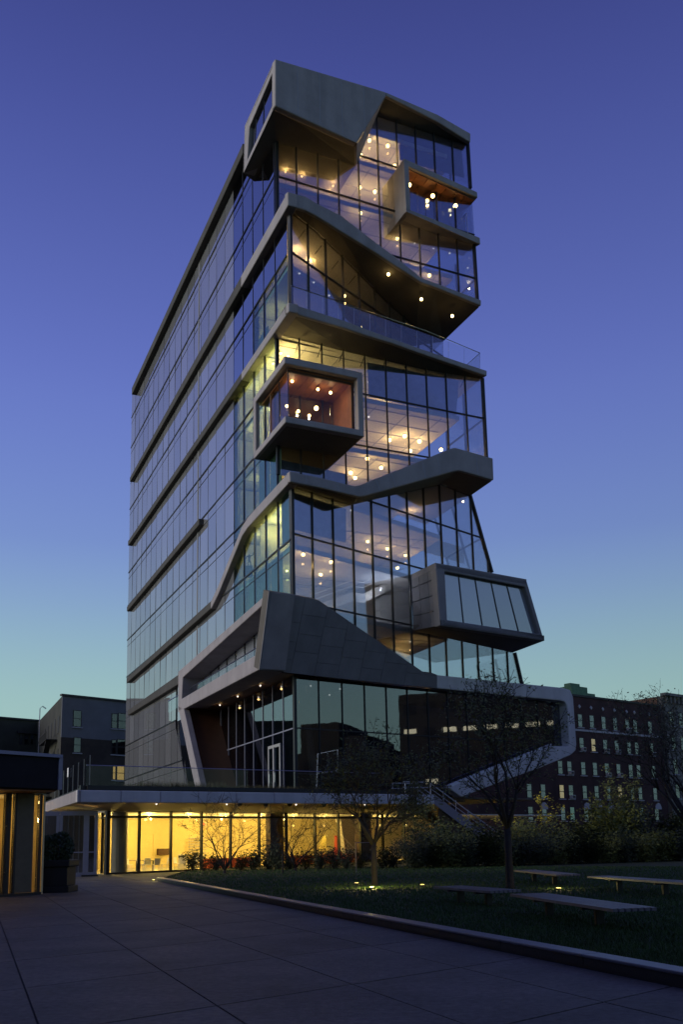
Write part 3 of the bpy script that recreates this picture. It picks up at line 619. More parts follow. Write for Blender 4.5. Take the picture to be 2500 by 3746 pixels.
# teal blinds behind the side glass near the corner
teal = mat('teal_blind', (.13, .165, .16), .85, noise=.2, scale=1.5, rand=.15)
for z0, z1, ts in ((21.0, 25.7, (3, 6, 9)), (26.2, 30.9, (0.3,)), (31.5, 36.2, (3, 6)), (36.6, 41.1, (3,)), (46.5, 48.0, (6,)), (51.3, 55.6, (9,))):
    for t in ts:
        MB().prism([SP(t + .12, .42, z0), SP(t + 2.85, .42, z0), SP(t + 2.85, .42, z1), SP(t + .12, .42, z1)], S.n * .04).build('blind', teal, side)
# open stair and pale walls inside the lower glass
ist = MB().loft([[PLW.off(-3.2).at(*q), PLW.off(-3.2).at(q[0], q[1] + 34), PLW.off(-4.6).at(q[0], q[1] + 34), PLW.off(-4.6).at(*q)] for q in ((1155, 2215), (1290, 2165), (1330, 2172), (1480, 2098))]).build('inner_stair', 'ceil', tower)
for dz in (.55, 1.05):
    MB().tube([PLW.off(-3.15).at(*q) + UP * dz for q in ((1155, 2215), (1290, 2165), (1330, 2172), (1480, 2098))], .045, 5).build('hand_rail', 'white', ist)
MB().prism([PLW.off(-4.2).at(*q) for q in [(1375, 2190), (1502, 2110), (1502, 2420), (1375, 2330)]], PLW.n * -.15).build('inner_wall', 'ceil', tower)
MB().prism([PLW.off(-6.5).at(*q) for q in [(1290, 1880), (1560, 1960), (1700, 2005), (1700, 2060), (1290, 1935)]], PLW.n * -.15).build('inner_parapet', 'ceil', tower)

# hanging curtains behind the side glass of the base
for i in range(9):
    a_, b_ = 1.0 + 2.55 * i, 1.0 + 2.55 * i + 2.2
    cm = MB(); n_f = 16
    top = [SG.P(a_ + (b_ - a_) * k / n_f, zT - .3, .7 + .08 * math.sin(k * 1.9 + i)) for k in range(n_f + 1)]
    cm.add(top + [p - UP * (zT - .3 - TZ - .1) for p in top] + [p + SG.n * .03 for p in top] + [p + SG.n * .03 - UP * (zT - .3 - TZ - .1) for p in top],
           [(k, k + 1, n_f + 2 + k, n_f + 1 + k) for k in range(n_f)] + [(2 * n_f + 2 + k, 3 * n_f + 3 + k, 3 * n_f + 4 + k, 2 * n_f + 3 + k) for k in range(n_f)])
    cm.build('curtain', teal, bg2)
# ================================================================== PODIUM WITH CAFETERIA
FP = Pl(at_y(281, 2910, 63.0), 56.0)
fz1, fz0 = FP.at(281, 2889).z, FP.at(281, 2934).z
ftR = FP.st(1591, 2910)[0]
CP = Pl(at_y(395, 2966, 70.0), 45.0); cz = CP.at(395, 2966).z
fo_ = (FP.at(281, 2910) - FP.o).dot(FP.d)
podium = empty('podium_pavilion', FP.P(fo_ + 10, 0, -8), 'low glass pavilion with wide concrete canopy, lit yellow inside', 'building')
canopy = MB().prism([FP.P(fo_ + .2, fz1 - .25, -.25), FP.P(ftR, fz1 - .25, -.25), FP.P(ftR, fz1 - .25, -.25) + S.d * 45, FP.P(fo_ + .2, fz1 - .25, -.25) + S.d * 45], UP * .15).build('canopy', 'soffit', podium)
# fascia panels, front and left return
jn = [fo_] + [FP.st(u, 2910)[0] for u in (443, 588, 727, 866, 1005, 1150, 1300, 1450)] + [ftR]
for a, b in zip(jn[:-1], jn[1:]):
    MB().prism([FP.P(a + .012, fz1), FP.P(b - .012, fz1), FP.P(b - .012, fz0), FP.P(a + .012, fz0)], FP.n * -.3).build('fascia_panel', 'litcon', canopy, bevel=.06)
fc = FP.P(fo_, 0)
for i in range(5):
    a, b = fc + S.d * (i * 6 + .02), fc + S.d * (i * 6 + 5.98)
    MB().prism([a + UP * fz1, b + UP * fz1, b + UP * fz0, a + UP * fz0], S.n * .3).build('fascia_panel', 'concrete', canopy, bevel=.06)
# warm soffit between fascia and glass
ga = [CP.P(CP.st(u, 2970)[0], cz + .02) for u in (395, 700, 1000, 1428, 1560)]
fb = [FP.P(FP.st(u, 2940)[0], fz0 + .1, -.28) for u in (292, 600, 950, 1350, 1585)]
MB().loft([[f, g, g + S.d * 3, g + S.d * 3 + UP * .2, f + UP * .25] for f, g in zip(fb, ga)]).build('soffit', mat('plaster_soffit', (.36, .32, .25), .85), podium)
MB().loft([[fb[0], fc + S.d * 26 + UP * fz0 + S.n * .3, fc + S.d * 26 + UP * (fz0 + .2) + S.n * .3, fb[0] + UP * .2], [ga[0], ga[0] + S.d * 18, ga[0] + S.d * 18 + UP * .2, ga[0] + UP * .2]]).build('soffit', mat('plaster_soffit2', (.36, .32, .25), .85), podium)
# glass front of the cafeteria
cw = MB().bar(CP.P(0, 0), CP.P(0, cz), .3, .3, CP.d).build('curtain_wall', 'mullion', podium)
cx_ = [CP.st(u, 3100)[0] for u in (508, 624, 736, 843, 948, 1048, 1153, 1240, 1320, 1402, 1480)]
glazing(cw, CP, [(0.1, cz), (cx_[-1] + 4, cz), (cx_[-1] + 4, 0.03), (.1, .03)], cx_, [cz - .42], 'lobby', mw=.13, md=.25, tw=.16)
MB().bar(CP.P(0, .05), CP.P(cx_[-1] + 4, .05), .3, .16, CP.n).build('sill', 'mullion', cw)
rw = MB().bar(CP.P(0, 0) + S.d * 5, CP.P(0, cz) + S.d * 5, .2, .2).build('curtain_wall', 'mullion', podium)
RP = Pl(CP.o, AS)
glazing(rw, RP, [(.2, cz), (10, cz), (10, .05), (.2, .05)], [2.2, 4.6, 7.2], [cz - .42], 'lobby', mw=.12, md=.2)
# inside: floor, back wall with joints, ceiling, column, dark piers
RD = 15.0
MB().prism([CP.P(0, -.05, -.2), CP.P(62, -.05, -.2), CP.P(62, -.05, -RD), CP.P(0, -.05, -RD)], UP * .07).build('floor', mat('cafeteria_floor', (.50, .44, .30), .5, noise=.05), podium)
bw = MB().prism([CP.P(-3, 0, -RD), CP.P(62, 0, -RD), CP.P(62, cz, -RD), CP.P(-3, cz, -RD)], CP.n * -.2).build('back_wall', 'warmwall', podium)
for i in range(15): MB().prism([CP.P(-2.9 + 4.2 * i, 0, -RD + .06), CP.P(-2.9 + 4.2 * i + 4.16, 0, -RD + .06), CP.P(-2.9 + 4.2 * i + 4.16, 3.1, -RD + .06), CP.P(-2.9 + 4.2 * i, 3.1, -RD + .06)], CP.n * -.05).build('wall_panel', 'warmwall', bw)
MB().prism([CP.P(.2, cz - .05, -.3), CP.P(62, cz - .05, -.3), CP.P(62, cz - .05, -RD), CP.P(.2, cz - .05, -RD)], UP * .1).build('ceiling', 'white', podium)
MB().prism([CP.P(-3, 0, -10), CP.P(-3, 0, -RD), CP.P(-3, cz, -RD), CP.P(-3, cz, -10)], CP.d * .2).build('end_wall', 'warmwall', podium)
def col(u0, u1, k, name, m, n=18):
    a, b = CP.off(k).st(u0, 3100)[0], CP.off(k).st(u1, 3100)[0]
    return MB().lathe([(.0, 0), ((b - a) / 2, 0), ((b - a) / 2, cz - .05), (0, cz - .05)], CP.off(k).P((a + b) / 2, 0), n).build(name, m, podium, smooth=False)
col(411, 462, -1.2, 'round_column', mat('column_concrete', (.20, .19, .17), .5, noise=.1))
for u0, u1 in ((990, 1040), (1318, 1362)):
    a, b = CP.off(-.35).st(u0, 3100)[0], CP.off(-.35).st(u1, 3100)[0]; q = CP.off(-.35)
    MB().prism([q.P(a, 0), q.P(b, 0), q.P(b, cz - .05), q.P(a, cz - .05)], q.n * -.6).build('dark_pier', 'wooddark', podium)
q = CP.off(-3); a, b = q.st(1246, 3100)[0], q.st(1306, 3100)[0]
MB().prism([q.P(a + .9, 0), q.P(b, 0), q.P(b, cz - .1), q.P(a, cz - .1)], q.n * -.6).build('leaning_pier', 'core', podium)
q = CP.off(-RD + .5)
MB().prism([q.P(q.st(580, 3110)[0], 1.15), q.P(q.st(622, 3110)[0], 1.15), q.P(q.st(622, 3110)[0], 1.75), q.P(q.st(580, 3110)[0], 1.75)], q.n * -.3).build('serving_hatch', 'wooddark', podium)
sl = [(q.st(690, 3060)[0], 1.0 + .28 * i) for i in range(7)]
for t, z in sl: MB().bar(q.P(t, z), q.P(t + 2.2, z), .06, .1).build('wall_slat', 'core', bw)
red = mat('orange_red_panel', (.55, .10, .03), .6, noise=.15)
q = CP.off(-2.5); a, b = q.st(760, 3150)[0], q.st(950, 3150)[0]
MB().prism([q.P(a, 0.05), q.P(b, .05), q.P(b, .85), q.P(a, .85)], q.n * -.7).build('banquette', red, podium, bevel=.05)
a, b = q.st(1062, 3150)[0], q.st(1300, 3150)[0]
MB().prism([q.P(a, 0.05), q.P(b, .05), q.P(b, .85), q.P(a, .85)], q.n * -.7).build('banquette', red, podium, bevel=.05)
tag(MB().prism([CP.off(-5).at(*p) for p in [(1226, 3056), (1248, 3056), (1262, 3125), (1226, 3125)]], CP.n * -.06).build('red_banner', mat('red_cloth', (.6, .06, .03), .8), None), 'red tapering banner hanging inside the lit cafeteria', 'banner')
tag(MB().prism([CP.off(-5).at(*p) for p in [(1180, 3056), (1192, 3056), (1198, 3125), (1166, 3125)]], CP.n * -.06).build('pale_banner', mat('yellow_cloth', (.75, .62, .2), .8), None), 'pale yellow tapering banner hanging left of the red one', 'banner')
es = empty('exit_sign', CP.off(-8).at(746, 3014), 'small red EXIT sign high on the cafeteria wall', 'sign')
e0 = CP.off(-8); et, ez = e0.st(746, 3014)
MB().prism([e0.P(et - .3, ez - .16), e0.P(et + .3, ez - .16), e0.P(et + .3, ez + .16), e0.P(et - .3, ez + .16)], e0.n * -.1).build('sign_box', 'white', es)
MB().bar(e0.P(et, ez + .16, -.05), e0.P(et, cz - .05, -.05), .04).build('hanger', 'white', es)
def text(s, name, size, loc, pl, m, parent, depth=.006):
    cu = bpy.data.curves.new(name, 'FONT'); cu.body = s; cu.size = size; cu.extrude = depth; cu.align_x = 'CENTER'; cu.align_y = 'CENTER'
    o = bpy.data.objects.new(name + '_tmp', cu); COL.objects.link(o); bpy.context.view_layer.update()
    me = bpy.data.meshes.new_from_object(o.evaluated_get(bpy.context.evaluated_depsgraph_get())); bpy.data.objects.remove(o)
    R = Matrix((( pl.d.x, 0, pl.n.x), (pl.d.y, 0, pl.n.y), (0, 1, 0)))
    for v in me.vertices: v.co = R @ v.co + Vector(loc)
    me.materials.clear(); me.materials.append(m); t = bpy.data.objects.new(name, me); COL.objects.link(t); return put(t, parent)
text('EXIT', 'lettering', .26, e0.P(et, ez, .02), e0, mat('exit_red', (.8, .05, .02), .5, emit=(1, .08, .02), es=2.0), es)
# dark upstand, planting strip and glass balustrade along the terrace edge
MB().bar(FP.P(fo_ + .5, fz1 + .17, -.9), FP.P(ftR - 1, fz1 + .17, -.9), .25, .42, FP.n).build('upstand', 'black', podium)
MB().bar(fc + S.n * .9 + S.d * .6 + UP * (fz1 + .17), fc + S.n * .9 + S.d * 40 + UP * (fz1 + .17), .25, .42).build('upstand', 'black', podium)
bz0, bz1 = fz1 + .38, FP.off(-.9).at(600, 2806).z
bal = MB().tube([FP.P(fo_ + .9, bz1, -.9), FP.P(ftR - 5, bz1, -.9)], .03, 5).build('terrace_balustrade', 'steel', podium)
nb = 12; tb0, tb1 = fo_ + .9, ftR - 5
for i in range(nb):
    a, b = tb0 + (tb1 - tb0) * i / nb, tb0 + (tb1 - tb0) * (i + 1) / nb
    MB().prism([FP.P(a + .02, bz0, -.9), FP.P(b - .02, bz0, -.9), FP.P(b - .02, bz1 - .03, -.9), FP.P(a + .02, bz1 - .03, -.9)], FP.n * -.02).build('pane', 'rail', bal)
wsc = MB().bar(fc + S.n * .9 + S.d * .6 + UP * bz0, fc + S.n * .9 + S.d * .6 + UP * (bz1 + .65), .06).build('wind_screen', 'steel', podium)
for i in range(7):
    a, b = fc + S.n * .9 + S.d * (.65 + 2.6 * i), fc + S.n * .9 + S.d * (.65 + 2.6 * i + 2.55); hz = bz1 + .6
    MB().prism([a + UP * bz0, b + UP * bz0, b + UP * hz, a + UP * hz], S.n * .02).build('pane', 'rail', wsc)
    MB().bar(b + UP * bz0, b + UP * hz, .04).build('post', 'steel', wsc)
wpl = Pl(fc + S.n * .85, AS); nt_ = wpl.st(251, 2825)
tag(MB().prism([wpl.P(nt_[0] - .3, nt_[1] - .35, -.06), wpl.P(nt_[0] + .3, nt_[1] - .35, -.06), wpl.P(nt_[0] + .3, nt_[1] + .35, -.06), wpl.P(nt_[0] - .3, nt_[1] + .35, -.06)], wpl.n * .02).build('notice', mat('notice_paper', (.75, .75, .75), .7)), 'small white notice on the glass screen above the canopy corner', 'notice')
for i, u in enumerate((902, 1000, 1088, 1212)):     # dark camera domes under the canopy
    f = FP.st(u, 2945)[0]; MB().lathe([(.02, -.26), (.16, -.2), (.22, -.06), (.22, 0), (0, 0)], FP.P(f, fz0 + .07, -1.1), 10).build('camera_dome', 'black', podium)

# ---- entrance vestibule under the left end of the canopy
VP_ = Pl(onz(0, 300, 3206), 72.0); vz = VP_.at(300, 2966).z
vest = empty('entrance_vestibule', VP_.P(0, 0), 'grey metal framed glass entrance vestibule under the canopy corner', 'vestibule')
def vt(u): return VP_.st(u, 3090)[0]
def vbar(u0, u1, z0, z1, nm): return MB().prism([VP_.P(vt(u0), z0), VP_.P(vt(u1), z0), VP_.P(vt(u1), z1), VP_.P(vt(u0), z1)], VP_.n * -.25).build(nm, 'greymetal', vest)
for u0, u1 in ((120, 132), (204, 215), (216.5, 227), (305, 325), (345, 356)): vbar(u0, u1, 0, vz, 'frame_post')
for a, b in ((132, 204), (227, 305), (325, 345)):
    vbar(a, b, vz - .3, vz, 'head_rail'); vbar(a, b, 0, .28, 'bottom_rail'); vbar(a, b, 1.62, 1.70, 'push_rail')
    MB().prism([VP_.P(vt(a), .28, -.1), VP_.P(vt(b), .28, -.1), VP_.P(vt(b), vz - .3, -.1), VP_.P(vt(a), vz - .3, -.1)], VP_.n * -.03).build('pane', 'clear', vest)
MB().prism([VP_.P(vt(300), 0, .35), VP_.P(vt(360), 0, .35), VP_.P(vt(360), .12, .35), VP_.P(vt(300), .12, .35)], VP_.n * -.9).build('threshold', 'black', vest)
for k in range(3): MB().prism([VP_.P(vt(356) - .25, 0, -.3 - 2.4 * k), VP_.P(vt(356) - .25, 0, -2.6 - 2.4 * k), VP_.P(vt(356) - .25, vz, -2.6 - 2.4 * k), VP_.P(vt(356) - .25, vz, -.3 - 2.4 * k)], VP_.d * .04).build('side_pane', 'clear', vest)
MB().prism([VP_.P(vt(60), 0, -7), VP_.P(vt(370), 0, -7), VP_.P(vt(370), vz, -7), VP_.P(vt(60), vz, -7)], VP_.n * -.2).build('inner_wall', mat('dim_wall', (.16, .15, .14), .8), vest)
for k in range(5): MB().bar(VP_.P(vt(215 + 22 * k), .1, -6.5), VP_.P(vt(215 + 22 * k), vz, -6.5), .08).build('inner_mullion', 'steel', vest)

# ================================================================== OUTDOOR STAIR TO THE TERRACE
sp0 = FP.P(ftR, 0); sd = Pl(sp0, 56.0)
stair = empty('terrace_stair', sp0, 'long straight outdoor concrete stair with steel handrails up to the terrace', 'stair')
e_px = sd.st(1905, 3100); run = e_px[0]; z_hi = fz1
def sz(t): return z_hi * (1 - t / run)
MB().loft([[sd.P(t, sz(t) + .05), sd.P(t, sz(t) - .85), sd.P(t, sz(t) - .85, -.35), sd.P(t, sz(t) + .05, -.35)] for t in (0, run * .5, run * .98)]).build('stringer', 'concrete', stair, bevel=.04)
MB().loft([[sd.P(t, sz(t) + .05, -3.6), sd.P(t, sz(t) - .85, -3.6), sd.P(t, sz(t) - .85, -3.95), sd.P(t, sz(t) + .05, -3.95)] for t in (0, run * .5, run * .98)]).build('stringer', 'concrete', stair, bevel=.04)
NS = 34
for i in range(NS):
    a, b = run * i / NS, run * (i + 1) / NS; z = sz(a) - z_hi / NS
    MB().prism([sd.P(a, z, -.36), sd.P(b, z, -.36), sd.P(b, z, -3.6), sd.P(a, z, -3.6)], UP * -.16).build('step', 'panel', stair)
MB().prism([sd.P(.5, 0, -.2), sd.P(run * .93, 0, -.2), sd.P(.5, z_hi - .95, -.2)], sd.n * -.15).build('side_wall', mat('brown_render', (.10, .065, .03), .9, noise=.2), stair)
for k in (-.18, -1.9, -3.75):
    for h in (1.05,):
        MB().tube([sd.P(-3.2, z_hi + h, k), sd.P(-.4, z_hi + h, k), sd.P(run * .95, sz(run * .95) + h, k), sd.P(run * .95 + .8, h * .9, k)], .05, 6).build('hand_rail', 'railmetal', stair)
        MB().tube([sd.P(-3.2, z_hi + h - .45, k), sd.P(-.4, z_hi + h - .45, k), sd.P(run * .95, sz(run * .95) + h - .45, k)], .03, 5).build('mid_rail', 'railmetal', stair)
    for i in range(10):
        t = -3.0 + (run + 2.6) * i / 9; z = sz(max(t, 0)); MB().tube([sd.P(t, z - .1, k), sd.P(t, z + 1.02, k)], .035, 5).build('rail_post', 'railmetal', stair)

# ================================================================== GROUND
M['paving'] = mat('granite_paving', (.135, .122, .100), .72, noise=.38, scale=9.0, bump=.5, bscale=70, rand=.10)
stain(M['paving'], .45, .68, 1.18)
M['joint'] = mat('paving_joint', (.02, .02, .022), .9)
M['kerb'] = mat('shaded_kerb_granite', (.022, .022, .022), .6, noise=.2, scale=5, bump=.3, bscale=40)  # near black: shade on the kerb front put into the colour
M['coping'] = mat('lit_kerb_granite', (.19, .19, .20), .4, noise=.15, scale=5)  # paler kerb top: its sky sheen painted as a separate slab
M['lawn'] = mat('lawn_soil', (.013, .026, .005), .95, noise=.35, scale=2.0, bump=.6, bscale=25)
M['grass'] = mat('grass_blade', (.042, .092, .012), .7, noise=.3, scale=1.2)
g = MB().add([(-900, -300, -.03), (900, -300, -.03), (900, 1500, -.03), (-900, 1500, -.03)], [(0, 1, 2, 3)]).build('ground', mat('asphalt', (.05, .05, .052), .9, noise=.2, scale=.5), kind='structure')
K0 = onz(0, 576, 3222); K1 = onz(0, 1500 + 660 / 1.568 * 0, 3000 + 421); K2 = onz(0, 2560, 3628)
kd = (K2 - K0).normalized(); kn = Vector((kd.y, -kd.x, 0)); kn = kn if kn.x < 0 else -kn
pave = MB().add([(-40, -12, -.016), (24, -12, -.016), (24, 95, -.016), (-40, 95, -.016)], [(0, 1, 2, 3)]).build('pavement', 'joint', kind='structure')
e1 = Vector((-math.sin(math.radians(21.3)), math.cos(math.radians(21.3)), 0)); e2 = Vector((math.sin(math.radians(48)), math.cos(math.radians(48)), 0))
po = onz(0, .9566 * 860, 3000 + .9566 * 455); pa, pb = 3.55, 2.22
kp = [K0 - kn * -0.0]
def inview(p):
    d = p - EYEP; w = d.dot(FWD)
    if w < 1: return False
    u, v = CX + F * d.dot(RGT) / w, CY - F * d.dot(UPV) / w
    return -250 < u < 2750 and v < 4300
cells = []
for i in range(-14, 24):
    for j in range(-20, 26):
        q = [po + e1 * (pa * (i + a)) + e2 * (pb * (j + b)) for a, b in ((0, 0), (1, 0), (1, 1), (0, 1))]
        c = (q[0] + q[2]) / 2
        if c.y > 72 or c.y < -8 or c.x < -34 or c.x > 14: continue
        if all((p - K0).dot(kn) < -.8 and (p - K0).dot(kd) > -1 for p in q): continue
        cells.append((not any(inview(p) for p in q), (c - EYEP).length, q, c))
cells.sort(key=lambda x: x[:2]); far_ = MB()
for n_, (hid, ds, q, c) in enumerate(cells):        # the 295 nearest slabs in view singly, the rest joined
    q = [c + (p - c) * (1 - .016 / 1.3) for p in q]; z = rnd.uniform(-.0015, .0015)
    if n_ < 295: MB().prism([Vector((p.x, p.y, -.06)) for p in q], UP * (.06 + z)).build('paving_slab', 'paving', pave)
    else: far_.prism([Vector((p.x, p.y, -.06)) for p in q], UP * (.06 + z))
far_.build('paving_field', 'paving', pave, kind='stuff')
# kerb: long stones, front shade and top sheen painted as two tones, then the lawn behind it
kerb = MB().bar(K0 - kn * .1 + UP * .02, K2 - kn * .1 + UP * .02, .2, .06).build('kerb', 'kerb', kind='structure')
L_ = (K2 - K0).length; ns = 18
for i in range(ns):
    a, b = K0 + kd * (L_ * i / ns + .008), K0 + kd * (L_ * (i + 1) / ns - .008)
    MB().prism([a + kn * 0, b + kn * 0, b - kn * .32, a - kn * .32], UP * .16).build('kerb_stone', 'kerb', kerb); MB().prism([a + kn * .015 + UP * .162, b + kn * .015 + UP * .162, b - kn * .33 + UP * .162, a - kn * .33 + UP * .162], UP * .045).build('lit_kerb_top', 'coping', kerb, bevel=.012)
tip = [K0 - kn * .02, onz(0, 640, 3198), onz(0, 705, 3192)]
for a, b in ((K0 - kn * .02, onz(0, 664, 3196)),):
    d = (b - a); s_ = d.cross(UP).normalized() * .3
    for i in range(4):
        p, q = a.lerp(b, i / 4 + .002), a.lerp(b, (i + 1) / 4 - .002); MB().prism([p, q, q + s_, p + s_], UP * .2).build('kerb_stone', 'kerb', kerb, bevel=.02)
lz = .15
lawn_pts = [K0 - kn * .3, onz(0, 664, 3197), CP.P(cx_[1] + 1, 0, 2.6), CP.P(cx_[-1], 0, 2.6), Vector((24, 88, 0)), Vector((70, 88, 0)), Vector((60, 5, 0)), K2 - kn * .3]
def inpoly(p, poly):
    r = False
    for i in range(len(poly)):
        a, b = poly[i], poly[(i + 1) % len(poly)]
        if (a.y > p[1]) != (b.y > p[1]) and p[0] < a.x + (p[1] - a.y) / (b.y - a.y) * (b.x - a.x): r = not r
    return r
MB().prism([Vector((p.x, p.y, .02)) for p in lawn_pts], UP * (lz - .02)).build('lawn', 'lawn', kind='structure')
gm = MB(); cnt = 0
for _ in range(400000):
    if cnt >= 70000: break
    u, v = rnd.uniform(380, 2540), 3170 + 460 * rnd.random() ** 1.3
    p = onz(lz, u, v)
    if p.y > 70 or not inpoly((p.x, p.y), lawn_pts): continue
    h = rnd.uniform(.035, .09); a = rnd.uniform(0, 6.28); w = .004 + p.y * .00045; lx, ly = rnd.gauss(0, .03), rnd.gauss(0, .03)
    gm.add([(p.x - w * math.cos(a), p.y - w * math.sin(a), lz - .005), (p.x + w * math.cos(a), p.y + w * math.sin(a), lz - .005), (p.x + lx, p.y + ly, lz + h)], [(0, 1, 2)]); cnt += 1
me = bpy.data.meshes.new('grass'); me.from_pydata(gm.v, [], gm.f); me.materials.append(M['grass'])
go = bpy.data.objects.new('grass', me); COL.objects.link(go); tag(go, 'short dark green grass covering the lawn', 'grass', kind='stuff')
# ================================================================== NEIGHBOURING BUILDINGS
M['brickr'] = brick('dark_red_brick', (.085, .034, .030), (.060, .026, .026), (.055, .045, .045), 1.0)
M['darkblock'] = mat('dark_brick', (.022, .019, .017), .95, noise=.3, scale=.3)  # mottled near-black tone for the blocks outside the frame
M['brickd'] = brick('brown_brick', (.075, .055, .042), (.050, .038, .032), (.05, .045, .04), 1.0)
M['render'] = mat('grey_render', (.17, .175, .195), .9, noise=.14, scale=.4, bump=.2)
M['oldrender'] = mat('stained_render', (.040, .040, .031), .9, noise=.3, scale=.35)
M['sash'] = mat('dark_sash', (.025, .024, .024), .6)
M['sill'] = mat('stone_sill', (.45, .45, .47), .8)
M['wglass'] = glass('sash_glass', (.6, .64, .68), .07, add=.4, rand=0)
M['blind'] = mat('window_blind', (.46, .47, .52), .8, rand=.55)
M['litroom'] = mat('lit_room', (.8, .6, .25), .8, emit=(1.0, .62, .18), es=.9)
M['greenlit'] = mat('green_curtain', (.05, .30, .16), .8, emit=(.1, .7, .35), es=.12)
M['dimroom'] = mat('dim_room', (.03, .03, .035), .9)
def bld_window(parent, pl, t, z, w, h, fill='blind', ac=False, fz=.5, sill=True, lintel=False):
    """sash window: recess, two sashes with glass, blind or dark room behind, sill; optional air conditioner"""
    fr = MB().ring([pl.P(t - w / 2, z, -.02), pl.P(t + w / 2, z, -.02), pl.P(t + w / 2, z + h, -.02), pl.P(t - w / 2, z + h, -.02)],
                   [pl.P(t - w / 2 + .1, z + .1, -.02), pl.P(t + w / 2 - .1, z + .1, -.02), pl.P(t + w / 2 - .1, z + h - .1, -.02), pl.P(t - w / 2 + .1, z + h - .1, -.02)], pl.n * .08).build('window', 'sash', parent)
    MB().bar(pl.P(t - w / 2 + .1, z + h * fz, .03), pl.P(t + w / 2 - .1, z + h * fz, .03), .05, .09, pl.n).build('meeting_rail', 'sash', fr)
    zb = z + h * (.5 if fill == 'blind' and rnd.random() < .6 else 0.05)
    MB().prism([pl.P(t - w / 2 + .1, z + .1, .012), pl.P(t + w / 2 - .1, z + .1, .012), pl.P(t + w / 2 - .1, z + h - .1, .012), pl.P(t - w / 2 + .1, z + h - .1, .012)], pl.n * .006).build('room', 'dimroom' if fill == 'blind' else fill, fr)
    if fill == 'blind':
        MB().prism([pl.P(t - w / 2 + .11, zb, .022), pl.P(t + w / 2 - .11, zb, .022), pl.P(t + w / 2 - .11, z + h - .11, .022), pl.P(t - w / 2 + .11, z + h - .11, .022)], pl.n * .006).build('blind', 'blind', fr)
    for a, b, k in ((z + .1, z + h * fz - .04, .034), (z + h * fz + .04, z + h - .1, .042)):
        MB().prism([pl.P(t - w / 2 + .1, a, k), pl.P(t + w / 2 - .1, a, k), pl.P(t + w / 2 - .1, b, k), pl.P(t - w / 2 + .1, b, k)], pl.n * .006).build('pane', 'wglass', fr)
    if sill: MB().prism([pl.P(t - w / 2 - .15, z - .16, .0), pl.P(t + w / 2 + .15, z - .16, 0), pl.P(t + w / 2 + .15, z - .02, 0), pl.P(t - w / 2 - .15, z - .02, 0)], pl.n * .22).build('sill', 'sill', fr)
    if ac: 
        MB().prism([pl.P(t - w * .32, z + .02, .05), pl.P(t + w * .32, z + .02, .05), pl.P(t + w * .32, z + .5, .05), pl.P(t - w * .32, z + .5, .05)], pl.n * .5).build('air_conditioner', 'white', fr)
        MB().prism([pl.P(t - w * .26, z + .08, .551), pl.P(t + w * .26, z + .08, .551), pl.P(t + w * .26, z + .44, .551), pl.P(t - w * .26, z + .44, .551)], pl.n * .02).build('grille', 'sash', fr)
    return fr
def block(pl, t0, t1, z1, deep, m, parent, name='wall', z0=-.1):
    return MB().prism([pl.P(t0, z0), pl.P(t1, z0), pl.P(t1, z0, -deep), pl.P(t0, z0, -deep)], UP * (z1 - z0)).build(name, m, parent)

# ---- dark red brick block on the right
RB = Pl(at_y(2098, 2545, 137.0), 52.0); rz = RB.at(2098, 2545).z
rb = empty('brick_apartment_block', RB.P(5, 0, -6), 'six storey dark red brick apartment block behind the hedge at right', 'building')
rbt1 = RB.st(2415, 2585)[0]; rbt0 = RB.st(1700, 2700)[0]
block(RB, rbt0, rbt1, rz, 16, 'brickr', rb)
MB().bar(RB.P(rbt0, rz + .1, -.1), RB.P(rbt1, rz + .1, -.1), .5, .3, RB.n).build('parapet', 'sash', rb)
def cr(x, y): return (1650 + .5421 * x, 2500 + .5421 * y)
rows = [RB.at(*cr(1021, 308)).z, RB.at(*cr(960, 460)).z, RB.at(*cr(972, 622)).z, RB.at(*cr(985, 780)).z, RB.at(*cr(840, 925)).z]
cols = [RB.st(*cr(x, 560))[0] for x in (520, 613, 738, 800, 893, 972, 1052, 1130, 1212, 1265, 1365)]
wh = 2.0
for r, z in enumerate(rows):
    for c, t in enumerate(cols):
        fill = 'blind'
        if (r, c) in ((3, 2), (3, 7)): fill = 'litroom'
        if (r, c) == (1, 5): fill = 'litroom'
        if (r, c) == (4, 3): fill = 'greenlit'
        if r < 2 and c < 4: continue
        if r == 2 and c < 2: continue
        if r > 0 and (r * 5 + c * 3) % 4 == 0 and fill == 'blind': fill = 'dimroom'
        bld_window(rb, RB, t, z, 1.1, wh, fill, ac=(r, c) in ((1, 4), (1, 6), (1, 7), (1, 10), (2, 3), (2, 6), (2, 7), (3, 3), (0, 8)))
for r in (0,):
    MB().bar(RB.P(rbt0, rows[0] - .45, .05), RB.P(rbt1, rows[0] - .45, .05), .18, .3, RB.n).build('string_course', 'sill', rb)
for c, t in enumerate(cols):                         # small pale ornaments under the parapet and arched heads at the foot
    if c > 3: MB().prism([RB.P(t - .3, rz - 1.5), RB.P(t, rz - 1.8), RB.P(t + .3, rz - 1.5), RB.P(t, rz - 1.2)], RB.n * .12).build('ornament', 'sill', rb)
for x in (628, 920, 1000, 1078, 1150, 1400):
    t, z = RB.st(*cr(x, 848)); a = [(t + .8 * math.cos(k * math.pi / 8), z + 1.0 * math.sin(k * math.pi / 8)) for k in range(9)]
    MB().prism([RB.P(p, q_) for p, q_ in a], RB.n * .15).build('arched_head', 'sill', rb)
    MB().lathe([(0, 0), (.25, 0), (.25, .05), (0, .05)], (0, 0, 0), 8)
ph = [RB.st(*cr(x, 90)) for x in (968, 1108)]; pz = RB.at(*cr(1030, 60)).z
